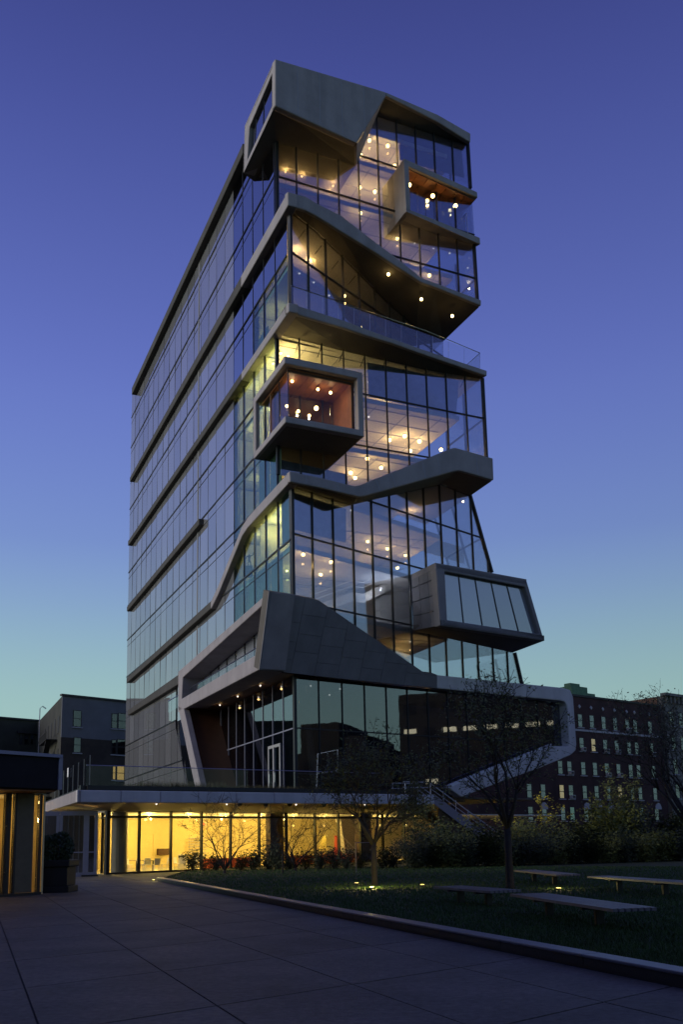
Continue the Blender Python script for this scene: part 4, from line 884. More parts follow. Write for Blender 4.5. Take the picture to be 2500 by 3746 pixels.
pe = MB().prism([RB.P(ph[0][0], rz, -4), RB.P(ph[1][0], rz, -4), RB.P(ph[1][0], rz, -8), RB.P(ph[0][0], rz, -8)], UP * (pz - rz)).build('rooftop_bulkhead', 'brickd', rb)
gcop = mat('green_copper', (.10, .22, .12), .7, noise=.25, scale=2)
for i, (ins, z0_, z1_) in enumerate(((-.2, pz, pz + .5), (.6, pz + .5, pz + 1.6), (1.4, pz + 1.6, pz + 2.2))):
    MB().prism([RB.P(ph[0][0] + ins, z0_, -4 - ins), RB.P(ph[1][0] - ins, z0_, -4 - ins), RB.P(ph[1][0] - ins, z0_, -8 + ins), RB.P(ph[0][0] + ins, z0_, -8 + ins)], UP * (z1_ - z0_)).build('copper_cap', gcop, pe)
# ---- stone-fronted block at the right edge
_r2 = RB.at(2418, 2560); R2 = Pl(_r2 + RB.n * .4, 52.0); r2z = R2.at(2418, 2535).z
r2 = empty('stone_fronted_block', R2.P(4, 0, -5), 'stone fronted apartment block with bracketed cornice at the right edge', 'building')
stone = mat('grey_stone', (.20, .195, .17), .85, noise=.25, scale=1.2, bump=.3)
block(R2, 0, 26, r2z - .4, 18, stone, r2)
MB().prism([R2.P(-.05, 0, -1), R2.P(-.05, r2z - .5, -1), R2.P(-.05, r2z - .5, -18), R2.P(-.05, 0, -18)], R2.d * -.1).build('brick_flank', mat('tan_brick', (.20, .11, .07), .9, noise=.3, scale=2), r2)
cn = MB().bar(R2.P(-.3, r2z - .2, .3), R2.P(26, r2z - .2, .3), 1.0, .45, R2.n).build('cornice', stone, r2)
for i in range(16): MB().prism([R2.P(.3 + 1.1 * i, r2z - 1.5, .02), R2.P(.3 + 1.1 * i + .45, r2z - 1.5, .02), R2.P(.3 + 1.1 * i + .45, r2z - .42, .02), R2.P(.3 + 1.1 * i, r2z - .42, .02)], R2.n * .5).build('bracket', stone, cn)
for r in range(6):
    for c in range(4): bld_window(r2, R2, 2.0 + 2.6 * c, r2z - 5.2 - 3.9 * r, 1.2, 2.4, 'blind' if (r * 5 + c) % 3 else 'dimroom')
for i in range(24): MB().prism([R2.P(-.06, .2 + i * 1.0, .02), R2.P(.5 + .25 * (i % 2), .2 + i * 1.0, .02), R2.P(.5 + .25 * (i % 2), 1.1 + i * 1.0, .02), R2.P(-.06, 1.1 + i * 1.0, .02)], R2.n * .12).build('quoin', stone, r2)

# ---- half-painted brick block on the left
LB = Pl(at_y(228, 2538, 136.0), 45.0); lz_ = LB.at(228, 2538).z
lb = empty('painted_brick_block', LB.P(4, 0, -5), 'old block with grey painted upper wall over dark brown brick at left', 'building')
def cl(x, y): return (.3061 * x, 2480 + .3061 * y)
zsplit = LB.at(*cl(740, 705)).z
MB().prism([LB.P(0, -.1), LB.P(24, -.1), LB.P(24, -.1) + S.d * 40, LB.P(0, -.1) + S.d * 40], UP * (lz_ - .2)).build('main_wall', 'oldrender', lb); block(LB.off(.06), -.02, 24, zsplit, .1, 'brickd', lb, 'brick_front'); block(LB.off(.08), -.02, 24, lz_ - .31, .12, 'render', lb, 'painted_front', zsplit + .002)
LB = LB.off(.085)
MB().bar(LB.P(-.2, lz_ - .15, -.1), LB.P(24, lz_ - .15, -.1), .6, .3, LB.n).build('coping', 'sash', lb)
def lw(x0, x1, y0, y1, fill, **k):
    a, b = LB.st(*cl(x0, y1)), LB.st(*cl(x1, y0)); return bld_window(lb, LB, (a[0] + b[0]) / 2, a[1], b[0] - a[0], b[1] - a[1], fill, **k)
lw(870, 975, 390, 580, 'dimroom'); lw(875, 970, 710, 890, 'blind')
lw(1330, 1405, 425, 600, 'dimroom'); lw(1408, 1520, 425, 605, 'dimroom')
lw(1330, 1390, 735, 910, 'dimroom'); lw(1395, 1520, 735, 915, 'dimroom')
lw(1340, 1385, 1050, 1215, 'litroom'); lw(1390, 1490, 1050, 1220, 'litroom')
LS = Pl(LB.o, AS); lsn = -LS.n                       # its flank with fire escapes
fe = Pl(LB.o, AS)
fesc = MB().bar(fe.P(3, lz_ - 11.5, -.9), fe.P(22, lz_ - 11.5, -.9), 1.6, .12, fe.n).build('fire_escape', 'sash', lb)
for i in range(4):
    z = lz_ - 6.3 - 5.2 * i * .8
    MB().bar(fe.P(4 + i * 2, z, -.9), fe.P(13 + i * 2, z, -.9), 1.6, .12, fe.n).build('landing', 'sash', fesc)
    MB().bar(fe.P(4 + i * 2, z + 1.1, -1.7), fe.P(13 + i * 2, z + 1.1, -1.7), .12, .12).build('guard', 'sash', fesc)
    for k in range(9): MB().bar(fe.P(4.2 + i * 2 + k * 1.08, z, -1.7), fe.P(4.2 + i * 2 + k * 1.08, z + 1.1, -1.7), .10).build('baluster', 'sash', fesc)
    MB().bar(fe.P(5 + i * 2, z, -1.2), fe.P(12 + i * 2, z - 4.1, -1.2), .8, .3).build('flight', 'sash', fesc)
for i in range(5):
    for r in range(3):
        t = 2.5 + 4.2 * i; z = lz_ - 5.4 - 4.9 * r
        MB().prism([fe.P(t, z, .02), fe.P(t + 1.5, z, .02), fe.P(t + 1.5, z + 2.5, .02), fe.P(t, z + 2.5, .02)], fe.n * -.1).build('window', 'sash', lb)
ld = MB(); lt = 24
for k in (0, .6): ld.tube([fe.P(lt + k, lz_ - 9, -.5), fe.P(lt + k, lz_ + 1.2, -.5), fe.P(lt + k, lz_ + 1.6, -.1), fe.P(lt + k, lz_ + 1.2, .5)], .05, 5)
ld.build('roof_ladder', 'greymetal', lb)
# ---- stained block further left
L2B = Pl(at_y(147, 2638, 166.0), 45.0); l2z = L2B.at(147, 2638).z
l2 = empty('stained_block', L2B.P(-8, 0, -5), 'dark stained block with one triple window at the left edge', 'building')
block(L2B, -40, 2, l2z, 25, 'oldrender', l2); MB().bar(L2B.P(-40, l2z + .1, 0), L2B.P(2, l2z + .1, 0), .5, .3, L2B.n).build('coping', 'sash', l2)
for x0, x1 in ((228, 272), (282, 348), (358, 402)):
    a, b = L2B.st(*cl(x0, 795)), L2B.st(*cl(x1, 660)); bld_window(l2, L2B, (a[0] + b[0]) / 2, a[1], b[0] - a[0], b[1] - a[1], 'blind', sill=False)
a, b = L2B.st(*cl(200, 645)), L2B.st(*cl(440, 645)); MB().bar(L2B.P(a[0], a[1], .2), L2B.P(b[0], a[1], .2), .5, .35, L2B.n).build('hood_mould', 'sash', l2)

# ---- buildings outside the frame: dark shapes mirrored in the base glass, and an unseen block added to shade the forecourt
def street_block(nm, lab, x0, x1, y0, y1, z, face, lit=(), steps=()):
    e_ = empty(nm, ((x0 + x1) / 2, (y0 + y1) / 2, 0), lab, 'building')
    MB().box((x0, y0, -.1), (x1, y1, z)).build('wall', 'darkblock', e_)
    for (a0, a1, h) in steps:
        if face == 'x0': MB().box((x0 + 1, a0, z), (x1 - 1, a1, z + h)).build('penthouse', 'darkblock', e_)
        else: MB().box((a0, y0 + 2, z), (a1, y1 - 1, z + h)).build('penthouse', 'darkblock', e_)
    n = int(((y1 - y0) if face == 'x0' else (x1 - x0)) / 3.2)
    for r in range(int(z / 4)):
        for c in range(n):
            m_ = 'litwhite' if r in lit and rnd.random() < .85 else 'darkwin'
            if face == 'x0': q_ = ((x0 - .08, y0 + .8 + 3.2 * c, 1.8 + 4 * r), (x0, y0 + 2.8 + 3.2 * c, 3.6 + 4 * r))
            elif face == 'x1': q_ = ((x1, y0 + .8 + 3.2 * c, 1.8 + 4 * r), (x1 + .08, y0 + 2.8 + 3.2 * c, 3.6 + 4 * r))
            else: q_ = ((x0 + .8 + 3.2 * c, y1, 1.8 + 4 * r), (x0 + 2.8 + 3.2 * c, y1 + .08, 3.6 + 4 * r))
            if m_ == 'litwhite': q_ = (q_[0][:2] + (q_[0][2] + .9,), q_[1][:2] + (q_[1][2] - .2,))
            MB().box(*q_).build('window', m_, e_)
M['darkwin'] = mat('dark_window', (.016, .016, .018), .8, spec=.1)
M['litwhite'] = mat('office_light', (.8, .75, .55), .8, emit=(1.0, .85, .50), es=.8)
street_block('street_house', 'brown house with stepped roof across the street, mirrored in the base glass', 74, 92, 28, 60, 17, 'x0', (), ((31, 37, 3.5), (44, 51, 5), (52, 56, 2.5)))
street_block('office_block', 'tall office block with two lit storeys, mirrored in the right base glass', 70, 95, 63, 112, 25, 'x0', (2, 4))
street_block('brown_block', 'brown block standing behind the viewer across the forecourt', -24, 46, -70, -48, 27, 'y1')
street_block('shade_block', 'unseen block added left of the frame to shade the forecourt', -58, -27, -40, 40, 26, 'x1')  # unseen block, added to keep the low sun off the ground

# ================================================================== DARK PAVILION AT THE LEFT EDGE
PV = Pl(onz(0, 146, 3271), 36.6)
def c0(x, y): return (.26786 * x, 2700 + .26786 * y)
pv = empty('entrance_pavilion', PV.P(-3, 0, -3), 'dark flat roofed pavilion with warm lit glass front at the left edge', 'building')
FV = PV.off(1.6); fz_t, fz_b = FV.at(*c0(800, 265)).z, FV.at(*c0(800, 700)).z; fR = FV.st(*c0(815, 480))[0]
roof = MB().prism([FV.P(-14, fz_b), FV.P(fR, fz_b), FV.P(fR, fz_b) + S.d * 9, FV.P(-14, fz_b) + S.d * 9], UP * (fz_t - fz_b)).build('roof', mat('dark_zinc', (.013, .013, .017), .7, noise=.3, scale=1.0, bump=.15, spec=.2), pv, bevel=.03)
MB().bar(FV.P(-14, fz_t + .06, 0), FV.P(fR + .05, fz_t + .06, 0), .25, .14, FV.n).build('roof_edge', mat('edge_metal', (.22, .22, .33), .4, .6), roof)
MB().bar(FV.P(fR, fz_b, .02), FV.P(fR, fz_t, .02), .2, .1, FV.d).build('corner_trim', 'greymetal', roof)
for i in range(6):
    MB().prism([FV.P(-14, fz_b - .04, -.15 - .32 * i), FV.P(fR - .1, fz_b - .04, -.15 - .32 * i), FV.P(fR - .1, fz_b - .04, -.42 - .32 * i), FV.P(-14, fz_b - .04, -.42 - .32 * i)], UP * -.05).build('soffit_board', 'wood', roof)
def pt(x): return PV.st(*c0(x, 1500))[0]
hz = fz_b - .1
def pbar(x0, x1, nm, m, z0=.0, z1=None, k=.2): return MB().prism([PV.P(pt(x0), z0), PV.P(pt(x1), z0), PV.P(pt(x1), z1 or hz), PV.P(pt(x0), z1 or hz)], PV.n * -k).build(nm, m, pv)
pbar(530, 562, 'corner_post', 'black'); pbar(190, 217, 'frame_post', 'black')
MB().prism([PV.P(pt(217), .12, -.05), PV.P(pt(458), .12, -.05), PV.P(pt(458), hz, -.05), PV.P(pt(217), hz, -.05)], PV.n * -.1).build('wall_panel', mat('bronze_panel', (.115, .095, .06), .6, noise=.15), pv)
for x0, x1 in ((462, 528), (137, 188), (-700, 62)):
    MB().prism([PV.P(pt(x0), .1, -.08), PV.P(pt(x1), .1, -.08), PV.P(pt(x1), hz, -.08), PV.P(pt(x0), hz, -.08)], PV.n * -.03).build('pane', 'lobby', pv)
pbar(63, 85, 'door_stile', 'black'); pbar(92, 136, 'door_stile', 'black', k=.12)
hd = [PV.P(pt(48), z, .22) for z in (1.0, 2.9)]
hn = MB().tube([PV.P(pt(70), 1.0, .0), hd[0], hd[1], PV.P(pt(70), 2.9, 0)], .03, 6).build('door_handle', 'black', pv)
MB().bar(PV.P(pt(-700), .05, .02), PV.P(pt(562), .05, .02), .2, .12, PV.n).build('threshold', 'black', pv)
MB().prism([PV.P(-12, 0, -4.5), PV.P(.3, 0, -4.5), PV.P(.3, hz, -4.5), PV.P(-12, hz, -4.5)], PV.n * -.15).build('inner_wall', 'warmwall', pv)
MB().prism([PV.P(.25, 0, -.3), PV.P(.25, 0, -4.5), PV.P(.25, hz, -4.5), PV.P(.25, hz, -.3)], PV.d * .1).build('end_wall', 'warmwall', pv)
MB().prism([PV.P(-12, hz - .05, -.2), PV.P(.3, hz - .05, -.2), PV.P(.3, hz - .05, -4.5), PV.P(-12, hz - .05, -4.5)], UP * .08).build('inner_ceiling', 'white', pv)

# ---- planter with clipped shrub, small pot
pl0 = onz(0, 205, 3262)
pln = empty('planter_box', pl0, 'dark square planter box beside the entrance pavilion', 'planter')
def lb_(w, z0, z1): return MB().box((pl0.x - w, pl0.y - w, z0), (pl0.x + w, pl0.y + w, z1))
pm = mat('planter_metal', (.012, .012, .013), .55, noise=.2)
lb_(.78, 0, .28).build('plinth', pm, pln, bevel=.03); lb_(.68, .28, 1.12).build('body', pm, pln, bevel=.02); lb_(.80, 1.12, 1.42).build('rim', pm, pln, bevel=.04)
def leafball(c, rx, rz, n, size, m, name, parent, seed=1, base_cut=-.9):
    r = random.Random(seed); b = MB()
    for _ in range(n):
        while True:
            x, y, z = r.uniform(-1, 1), r.uniform(-1, 1), r.uniform(-1, 1); d = math.sqrt(x * x + y * y + z * z)
            if .55 < d < 1 + .12 * math.sin(5 * x + 3 * y) and z > base_cut: break
        p = Vector((c[0] + x * rx, c[1] + y * rx, c[2] + z * rz)); a = Vector((r.gauss(0, 1), r.gauss(0, 1), r.gauss(0, 1))).normalized(); q = a.orthogonal().normalized(); s_ = size * r.uniform(.6, 1.3)
        b.add([p - a * s_, p + q * s_ * .55, p + a * s_, p - q * s_ * .55], [(0, 1, 2, 3)])
    return b.build(name, m, parent)
M['boxleaf'] = mat('box_leaf', (.022, .042, .014), .6, noise=.4, scale=4)
shr = empty('clipped_shrub', pl0 + UP * 1.4, 'round clipped evergreen shrub growing in the planter box', 'shrub')
MB().tube([pl0 + UP * 1.3, pl0 + UP * 2.0], .08, 6).build('stem', 'wooddark', shr)
leafball(pl0 + UP * 1.95, .85, .72, 2600, .075, 'boxleaf', 'foliage', shr, 3)
p1 = onz(0, 268, 3188)
pot = empty('flower_pot', p1, 'small tapered terracotta pot standing beside the vestibule', 'pot')
MB().lathe([(0, 0), (.42, 0), (.58, .95), (.64, .95), (.64, 1.1), (.52, 1.1), (.5, 1.0), (0, 1.0)], p1, 14).build('body', mat('terracotta', (.10, .04, .03), .8), pot)
leafball(p1 + UP * 1.15, .5, .28, 300, .08, 'boxleaf', 'plant', pot, 5, -.3)

# ================================================================== BENCHES
M['slat'] = mat('bench_slat', (.16, .15, .16), .38, noise=.3, scale=3, rand=.1)
def bench(L, w):
    e_ = empty('slatted_bench', (0, 0, 0)); n = 7; sw = w / n
    for i in range(n): MB().box((-w / 2 + sw * i + .02, 0, .39), (-w / 2 + sw * (i + 1) - .02, L, .45)).build('slat', 'slat', e_)
    for y in (L * .25, L * .72):
        MB().box((-w * .42, y - .05, .33), (w * .42, y + .05, .398)).build('bracket', 'black', e_)
        MB().box((-.09, y - .06, 0), (.09, y + .06, .33)).build('leg', 'black', e_, bevel=.01)
    return e_
def p5(x, y): return (1500 + x / 1.568, 3000 + y / 1.568)
bt_z = lz + .45
bd = [((570, 421), (1160, 507), (1310, 490), 'longest slatted bench at the front of the lawn, nearest the kerb'),
      ((130, 379), (460, 405), (595, 394), 'slatted bench left of the big bare tree trunk'),
      ((595, 285), (900, 318), (1030, 306), 'slatted bench furthest back, lit yellow by a ground lamp'),
      ((1015, 320), (1568, 358), (1700, 352), 'slatted bench running out of the frame at the right edge')]
proto = None
for (f, n1, n2, lab) in bd:
    A = onz(bt_z, *p5(*f)); B1, B2 = onz(bt_z, *p5(*n1)), onz(bt_z, *p5(*n2)); w = min(.95, max(.7, (B2 - B1).length)); L = (B1 - A).length
    L = min(L, 6.2)
    b = bench(L, w); d = (B1 - A); b.location = (A.x, A.y, lz); b.rotation_euler = (0, 0, math.atan2(-d.x, d.y)); off = Vector((-d.y, d.x, 0)).normalized() * (w / 2)
    b.location = Vector((A.x, A.y, lz)) + off
    tag(b, lab, 'bench', 'slatted benches on the lawn')

# ================================================================== TREES AND SHRUBS
M['bark'] = mat('bark', (.030, .026, .022), .9, noise=.35, scale=6, bump=.5, bscale=30)
M['leafo'] = mat('olive_leaf', (.115, .13, .028), .65, noise=.4, scale=3)
M['leafy'] = mat('yellow_leaf', (.40, .34, .03), .6, noise=.25, scale=3)
M['leafd'] = mat('dark_leaf', (.030, .042, .014), .65, noise=.4, scale=3)
RMIN = .009
def branches(b, tips, r, p, d, ln, rad, depth, up=.25, spread=.55, n0=None, seg=3, ratio=.72, kink=.16):
    rad = max(rad, RMIN); pts = [p]; rr = [rad]; q = p.copy(); dd = d.copy()
    for i in range(seg):
        dd = (dd + Vector((r.gauss(0, kink), r.gauss(0, kink), r.gauss(0, kink * .6) + up * .12))).normalized()
        q = q + dd * (ln / seg); pts.append(q.copy()); rr.append(max(RMIN, rad * (1 - (.42 * (i + 1) / seg))))
    b.tube(pts, rr, 7 if depth > 4 else (5 if depth > 2 else 3))
    if depth == 0: tips.append((pts[-1], dd)); return
    n = n0 or r.choice((2, 2, 3))
    for k in range(n):
        a = dd.orthogonal().normalized(); a.rotate(Matrix.Rotation(r.uniform(0, 6.28) if not n0 else 6.28 * k / n + r.uniform(-.4, .4), 3, dd))
        nd = (dd + a * r.uniform(spread * .6, spread * 1.3) + UP * up * .3).normalized()
        branches(b, tips, r, q if k else pts[-1], nd, ln * ratio * r.uniform(.75, 1.2), rr[-1] * (.8 if n < 3 else .68), depth - 1, up, spread, None, seg, ratio, kink)
    if depth > 1:                                    # side twigs
        for k in range(2):
            i = r.randrange(1, len(pts)); a = dd.orthogonal(); a.rotate(Matrix.Rotation(r.uniform(0, 6.28), 3, dd))
            branches(b, tips, r, pts[i], (dd * .6 + a.normalized() * .8).normalized(), ln * .5, rr[i] * .4, max(0, depth - 3), up, spread, None, 2, ratio, kink)
def tree(name, label, base, trunk_h, rad, n0, ln, depth, seed, leaves, leafm, group=None, spread=.5, up=.5, lsize=.06, cat='tree', lean=(0, 0), kink=.16, ratio=.72, bark='bark'):
    r = random.Random(seed); e_ = empty(name, base, label, cat, group); b = MB(); tips = []
    top = Vector(base) + Vector((lean[0], lean[1], trunk_h))
    b.tube([Vector(base) - UP * .1, Vector(base) + UP * .15, Vector(base).lerp(top, .5), top], [rad * 1.5, rad * 1.1, rad, rad * .85], 10)
    for k in range(n0):
        a = 6.283 * k / n0 + r.uniform(-.5, .5); sp = spread * r.uniform(.6, 1.3)
        d = Vector((math.cos(a) * sp, math.sin(a) * sp, 1)).normalized()
        branches(b, tips, r, top - UP * r.uniform(0, trunk_h * .12), d, ln * r.uniform(.8, 1.2), rad * .55, depth, up, spread, kink=kink, ratio=ratio)
    b.build('trunk', bark, e_, smooth=True)
    lb2 = MB()
    for i in range(leaves):
        t, d = r.choice(tips); p = t + Vector((r.gauss(0, .14), r.gauss(0, .14), r.gauss(0, .14))) - d * r.uniform(0, .4)
        a = Vector((r.gauss(0, 1), r.gauss(0, 1), r.gauss(0, .6))).normalized(); q = a.orthogonal().normalized(); s_ = lsize * r.uniform(.6, 1.4)
        lb2.add([p - a * s_, p + q * s_ * .45, p + a * s_, p - q * s_ * .45], [(0, 1, 2, 3)])
    if leaves: lb2.build('crown', leafm, e_)
    return e_
tb = lambda u, v: onz(lz, u, v)
tree('lawn_tree', 'small tree lit from below in front of the cafeteria glass', tb(1372, 3238), 1.75, .12, 7, 1.55, 5, 11, 3400, 'leafo', 'trees on the lawn', .62, .35, .07, bark=mat('lit_bark', (.06, .05, .034), .9, noise=.3, scale=6, bump=.4))  # paler bark: the uplight on the limbs is put into the colour
tree('bare_tree', 'big nearly bare tree with dark trunk among the benches', tb(1868, 3252), 2.3, .14, 6, 1.75, 5, 23, 3000, 'leafo', 'trees on the lawn', .5, .45, .065)
tree('leaning_tree', 'dark tree leaning in at the right edge of the frame', onz(lz, 2560, 3185), 2.6, .20, 7, 2.2, 5, 31, 4200, 'leafd', 'trees on the lawn', .62, .4, .07, lean=(-.3, 0))
for i, (u, v, ln, lab, sd_) in enumerate(((822, 3196, 1.75, 'bare spreading shrub left of the dark pier, against the lit glass', 5), (1082, 3188, 1.85, 'bare spreading shrub right of the dark pier, against the lit glass', 9))):
    tree('bare_shrub', lab, onz(.1, u, v), .25, .10, 7, ln, 4, sd_, 350, 'leafd', 'bare shrubs before the cafeteria', .7, .25, .05, 'shrub', kink=.24, ratio=.68)
# low leafy bushes in front of the cafeteria: three shapes, copied
def bush(seed, h, n, lm):
    r = random.Random(seed); e_ = empty('low_bush', (0, 0, 0)); b = MB(); lb2 = MB()
    for k in range(9):
        a = r.uniform(0, 6.28); d = Vector((math.cos(a) * r.uniform(.1, .8), math.sin(a) * r.uniform(.1, .8), 1)).normalized(); ln = h * r.uniform(.7, 1.15)
        p1_ = d * ln * .5 + Vector((r.gauss(0, .06), r.gauss(0, .06), 0)); p2_ = d * ln + Vector((r.gauss(0, .12), r.gauss(0, .12), 0))
        b.tube([(0, 0, -.05), p1_, p2_], [.03, .02, .008], 4)
        for _ in range(n // 9):
            t = r.uniform(.15, 1.05); p = (p1_ * (t * 2) if t < .5 else p1_.lerp(p2_, t * 2 - 1)) + Vector((r.gauss(0, h * .13), r.gauss(0, h * .13), r.gauss(0, h * .1)))
            a_ = Vector((r.gauss(0, 1), r.gauss(0, 1), r.gauss(0, .7))).normalized(); q = a_.orthogonal().normalized(); s_ = r.uniform(.04, .085) * (1 + .2 * h)
            lb2.add([p - a_ * s_, p + q * s_ * .5, p + a_ * s_, p - q * s_ * .5], [(0, 1, 2, 3)])
    b.build('stems', 'bark', e_); lb2.build('foliage', lm, e_); return e_
protos = [bush(s_, 1.35, 620, 'leafd') for s_ in (1, 2, 3)]
used = [False] * 3
NTH = ['first', 'second', 'third', 'fourth', 'fifth', 'sixth', 'seventh', 'eighth', 'ninth', 'tenth', 'eleventh', 'twelfth', 'thirteenth', 'fourteenth', 'fifteenth']
spots = [(705, 3186, 1.05), (745, 3190, .9), (790, 3189, .8), (880, 3188, .9), (925, 3187, 1.0), (985, 3186, 1.35), (1020, 3186, 1.2), (1062, 3185, .8), (1120, 3184, .95), (1170, 3184, 1.0), (1225, 3183, 1.1), (1270, 3183, 1.0), (1320, 3182, .9), (1400, 3181, 1.0), (1440, 3180, 1.1)]
for i, (u, v, s_) in enumerate(spots):
    k = i % 3; o = protos[k] if not used[k] else copy_tree(protos[k]); used[k] = True
    p = onz(.05, u, v); p = Vector((p.x, p.y, lz - .02)); o.location = p; o.scale = (s_, s_, s_); o.rotation_euler = (0, 0, i * 1.3)
    tag(o, NTH[i] + ' low bush from the left along the lit cafeteria glass', 'bush', 'low bushes along the cafeteria')
hp = [bush(10 + s_, 3.0, 2400, ('leafd', 'leafo', 'leafd', 'leafo')[s_]) for s_ in range(4)]; hu = [False] * 4
for o in hp: o.name = 'hedge_shrub'
n_h = 0
for row, (yy, sc0) in enumerate(((0, .74), (2.6, .86))):
    for i in range(17):
        u = 1525 + i * 64 + row * 30
        v = 3186 - (u - 1490) * .030
        p = onz(0, u, v); p = Vector((p.x, p.y + yy, lz - .05)); k = rnd.randrange(4)
        o = hp[k] if not hu[k] else copy_tree(hp[k]); hu[k] = True
        s_ = sc0 * rnd.uniform(.8, 1.2) * (p.y / 66); o.location = p; o.scale = (s_ * 1.15, s_ * 1.15, s_ * rnd.uniform(.85, 1.1)); o.rotation_euler = (0, 0, rnd.uniform(0, 6.28))
        if u > 2230 and row: o.scale = (s_ * 1.3, s_ * 1.3, s_ * 1.35)
        tag(o, 'leafy shrub of the dark hedge behind the lawn', 'shrub', 'shrubs of the dark hedge')
tree('yellow_leaved_sapling', 'sapling with bright yellow leaves at the foot of the stair', onz(lz, 1985, 3150), 1.2, .06, 4, 1.5, 3, 41, 420, 'leafy', None, .6, .3, .11, 'sapling')
tree('leafy_sapling', 'pale green leafy sapling rising above the hedge before the brick block', onz(lz, 2275, 3150), 1.5, .07, 5, 1.6, 4, 43, 1500, 'leafo', None, .4, .4, .10, 'sapling')
tree('canopy_sapling', 'yellow green sapling where the canopy meets the stair', onz(lz, 1535, 3165), 1.6, .06, 5, 1.2, 4, 47, 900, 'leafo', None, .5, .3, .10, 'sapling')
# grasses of the terrace planting strip
tg = MB()
for _ in range(5200):
    t = fo_ + 4 + 17 * rnd.random(); k = -1.3 - 1.4 * rnd.random(); h = rnd.uniform(.2, .7) * (1.1 if 5 < t - fo_ < 12 else .8); p = FP.P(t, fz1 + .2, k); a = rnd.uniform(0, 6.28); w = .018
    tg.add([p + Vector((w * math.cos(a), w * math.sin(a), 0)), p - Vector((w * math.cos(a), w * math.sin(a), 0)), p + Vector((rnd.gauss(0, .12), rnd.gauss(0, .12), h))], [(0, 1, 2)])
me = bpy.data.meshes.new('terrace_grass'); me.from_pydata(tg.v, [], tg.f); me.materials.append(mat('dry_grass', (.075, .065, .03), .8, noise=.3, scale=2))
o = bpy.data.objects.new('terrace_grass', me); COL.objects.link(o); tag(o, 'dry ornamental grass along the terrace edge', 'grass', kind='stuff')

# ================================================================== CARS BEHIND THE HEDGE
def car(body_m):
    e_ = empty('parked_car', (0, 0, 0)); L, Wd = 4.6, 1.85
    prof = [(-2.3, .35), (-2.3, .75), (-2.15, .95), (-1.2, 1.02), (-.55, 1.48), (.95, 1.5), (1.75, 1.05), (2.2, .98), (2.3, .7), (2.3, .35)]
    b = MB().loft([[Vector((x * (1 if z < 1.05 else .97), y * (1 if z < 1.05 else .82), z)) for x, z in prof] for y in (-Wd / 2, -Wd / 2 + .12, Wd / 2 - .12, Wd / 2)]); b.build('body', body_m, e_, bevel=.05)
    for s_ in (-1, 1):
        w_ = [(-1.05, 1.06), (-.5, 1.42), (.9, 1.44), (1.5, 1.06)]
        MB().prism([Vector((x, s_ * (Wd / 2 * (1 if z < 1.1 else .82) + .006), z)) for x, z in w_], Vector((0, s_ * .01, 0))).build('side_window', 'black', e_)
        for x in (-1.45, 1.4):
            wv = MB().tube([Vector((x, s_ * (Wd / 2 - .2), .33)), Vector((x, s_ * (Wd / 2 + .02), .33))], .33, 16).build('wheel', 'black', e_)
            MB().tube([Vector((x, s_ * (Wd / 2 + .0), .33)), Vector((x, s_ * (Wd / 2 + .04), .33))], .2, 12).build('rim', 'steel', wv)
        MB().box((-2.33, s_ * .62 - .2, .68), (-2.28, s_ * .62 + .2, .85)).build('headlight', 'bulbw' if False else 'white', e_)
    MB().prism([Vector((-1.12, -.72, 1.08)), Vector((-1.12, .72, 1.08)), Vector((-.6, .66, 1.44)), Vector((-.6, -.66, 1.44))], Vector((-.02, 0, .015))).build('windscreen', 'black', e_)
    return e_
c1 = car(mat('silver_paint', (.30, .31, .36), .3, .3)); c1.location = onz(0, 1965, 3135); c1.location.z = 0; c1.scale = (1.15,) * 3; c1.rotation_euler = (0, 0, math.radians(-32 + 180)); tag(c1, 'silver grey parked car behind the hedge right of the bare tree', 'car', 'cars parked behind the hedge')
c2_ = car(mat('white_paint_car', (.6, .6, .62), .3)); c2_.location = onz(0, 2430, 3120); c2_.location.z = 0; c2_.scale = (1.15,) * 3; c2_.rotation_euler = (0, 0, math.radians(-32)); tag(c2_, 'white parked car behind the hedge at the right edge', 'car', 'cars parked behind the hedge')

# ================================================================== TABLES AND CHAIRS OF THE CAFETERIA
def chair():
    e_ = empty('cafeteria_chair', (0, 0, 0))
    MB().box((-.24, -.24, .50), (.24, .24, .54)).build('seat', 'white', e_, bevel=.015)
    MB().loft([[Vector((-.23, .22 + y, z)), Vector((.23, .22 + y, z)), Vector((.23, .26 + y, z)), Vector((-.23, .26 + y, z))] for y, z in ((0, .54), (.04, .8), (.09, 1.02))]).build('backrest', 'white', e_)
    for x in (-.2, .2):
        for y in (-.2, .2): MB().tube([(x, y, .5), (x * 1.15, y * 1.15, 0)], .018, 5).build('leg', 'steel', e_)
    return e_
def table():
    e_ = empty('cafeteria_table', (0, 0, 0))
    MB().lathe([(0, .82), (.62, .82), (.62, .87), (0, .87)], n=20).build('table_top', mat('table_brown', (.30, .24, .15), .5), e_)
    MB().tube([(0, 0, .03), (0, 0, .82)], .06, 8).build('stem', 'black', e_); MB().lathe([(0, 0), (.34, 0), (.32, .03), (0, .03)], n=14).build('foot', 'black', e_); return e_
ch0, tb0_ = chair(), table(); fc1 = True; ft1 = True
q = CP.off(-2.6)
CH = {}
labs_t = ['round table in the middle of the lit cafeteria', 'round table behind the left glass bay of the cafeteria', 'round table beside the first bare shrub in the cafeteria']
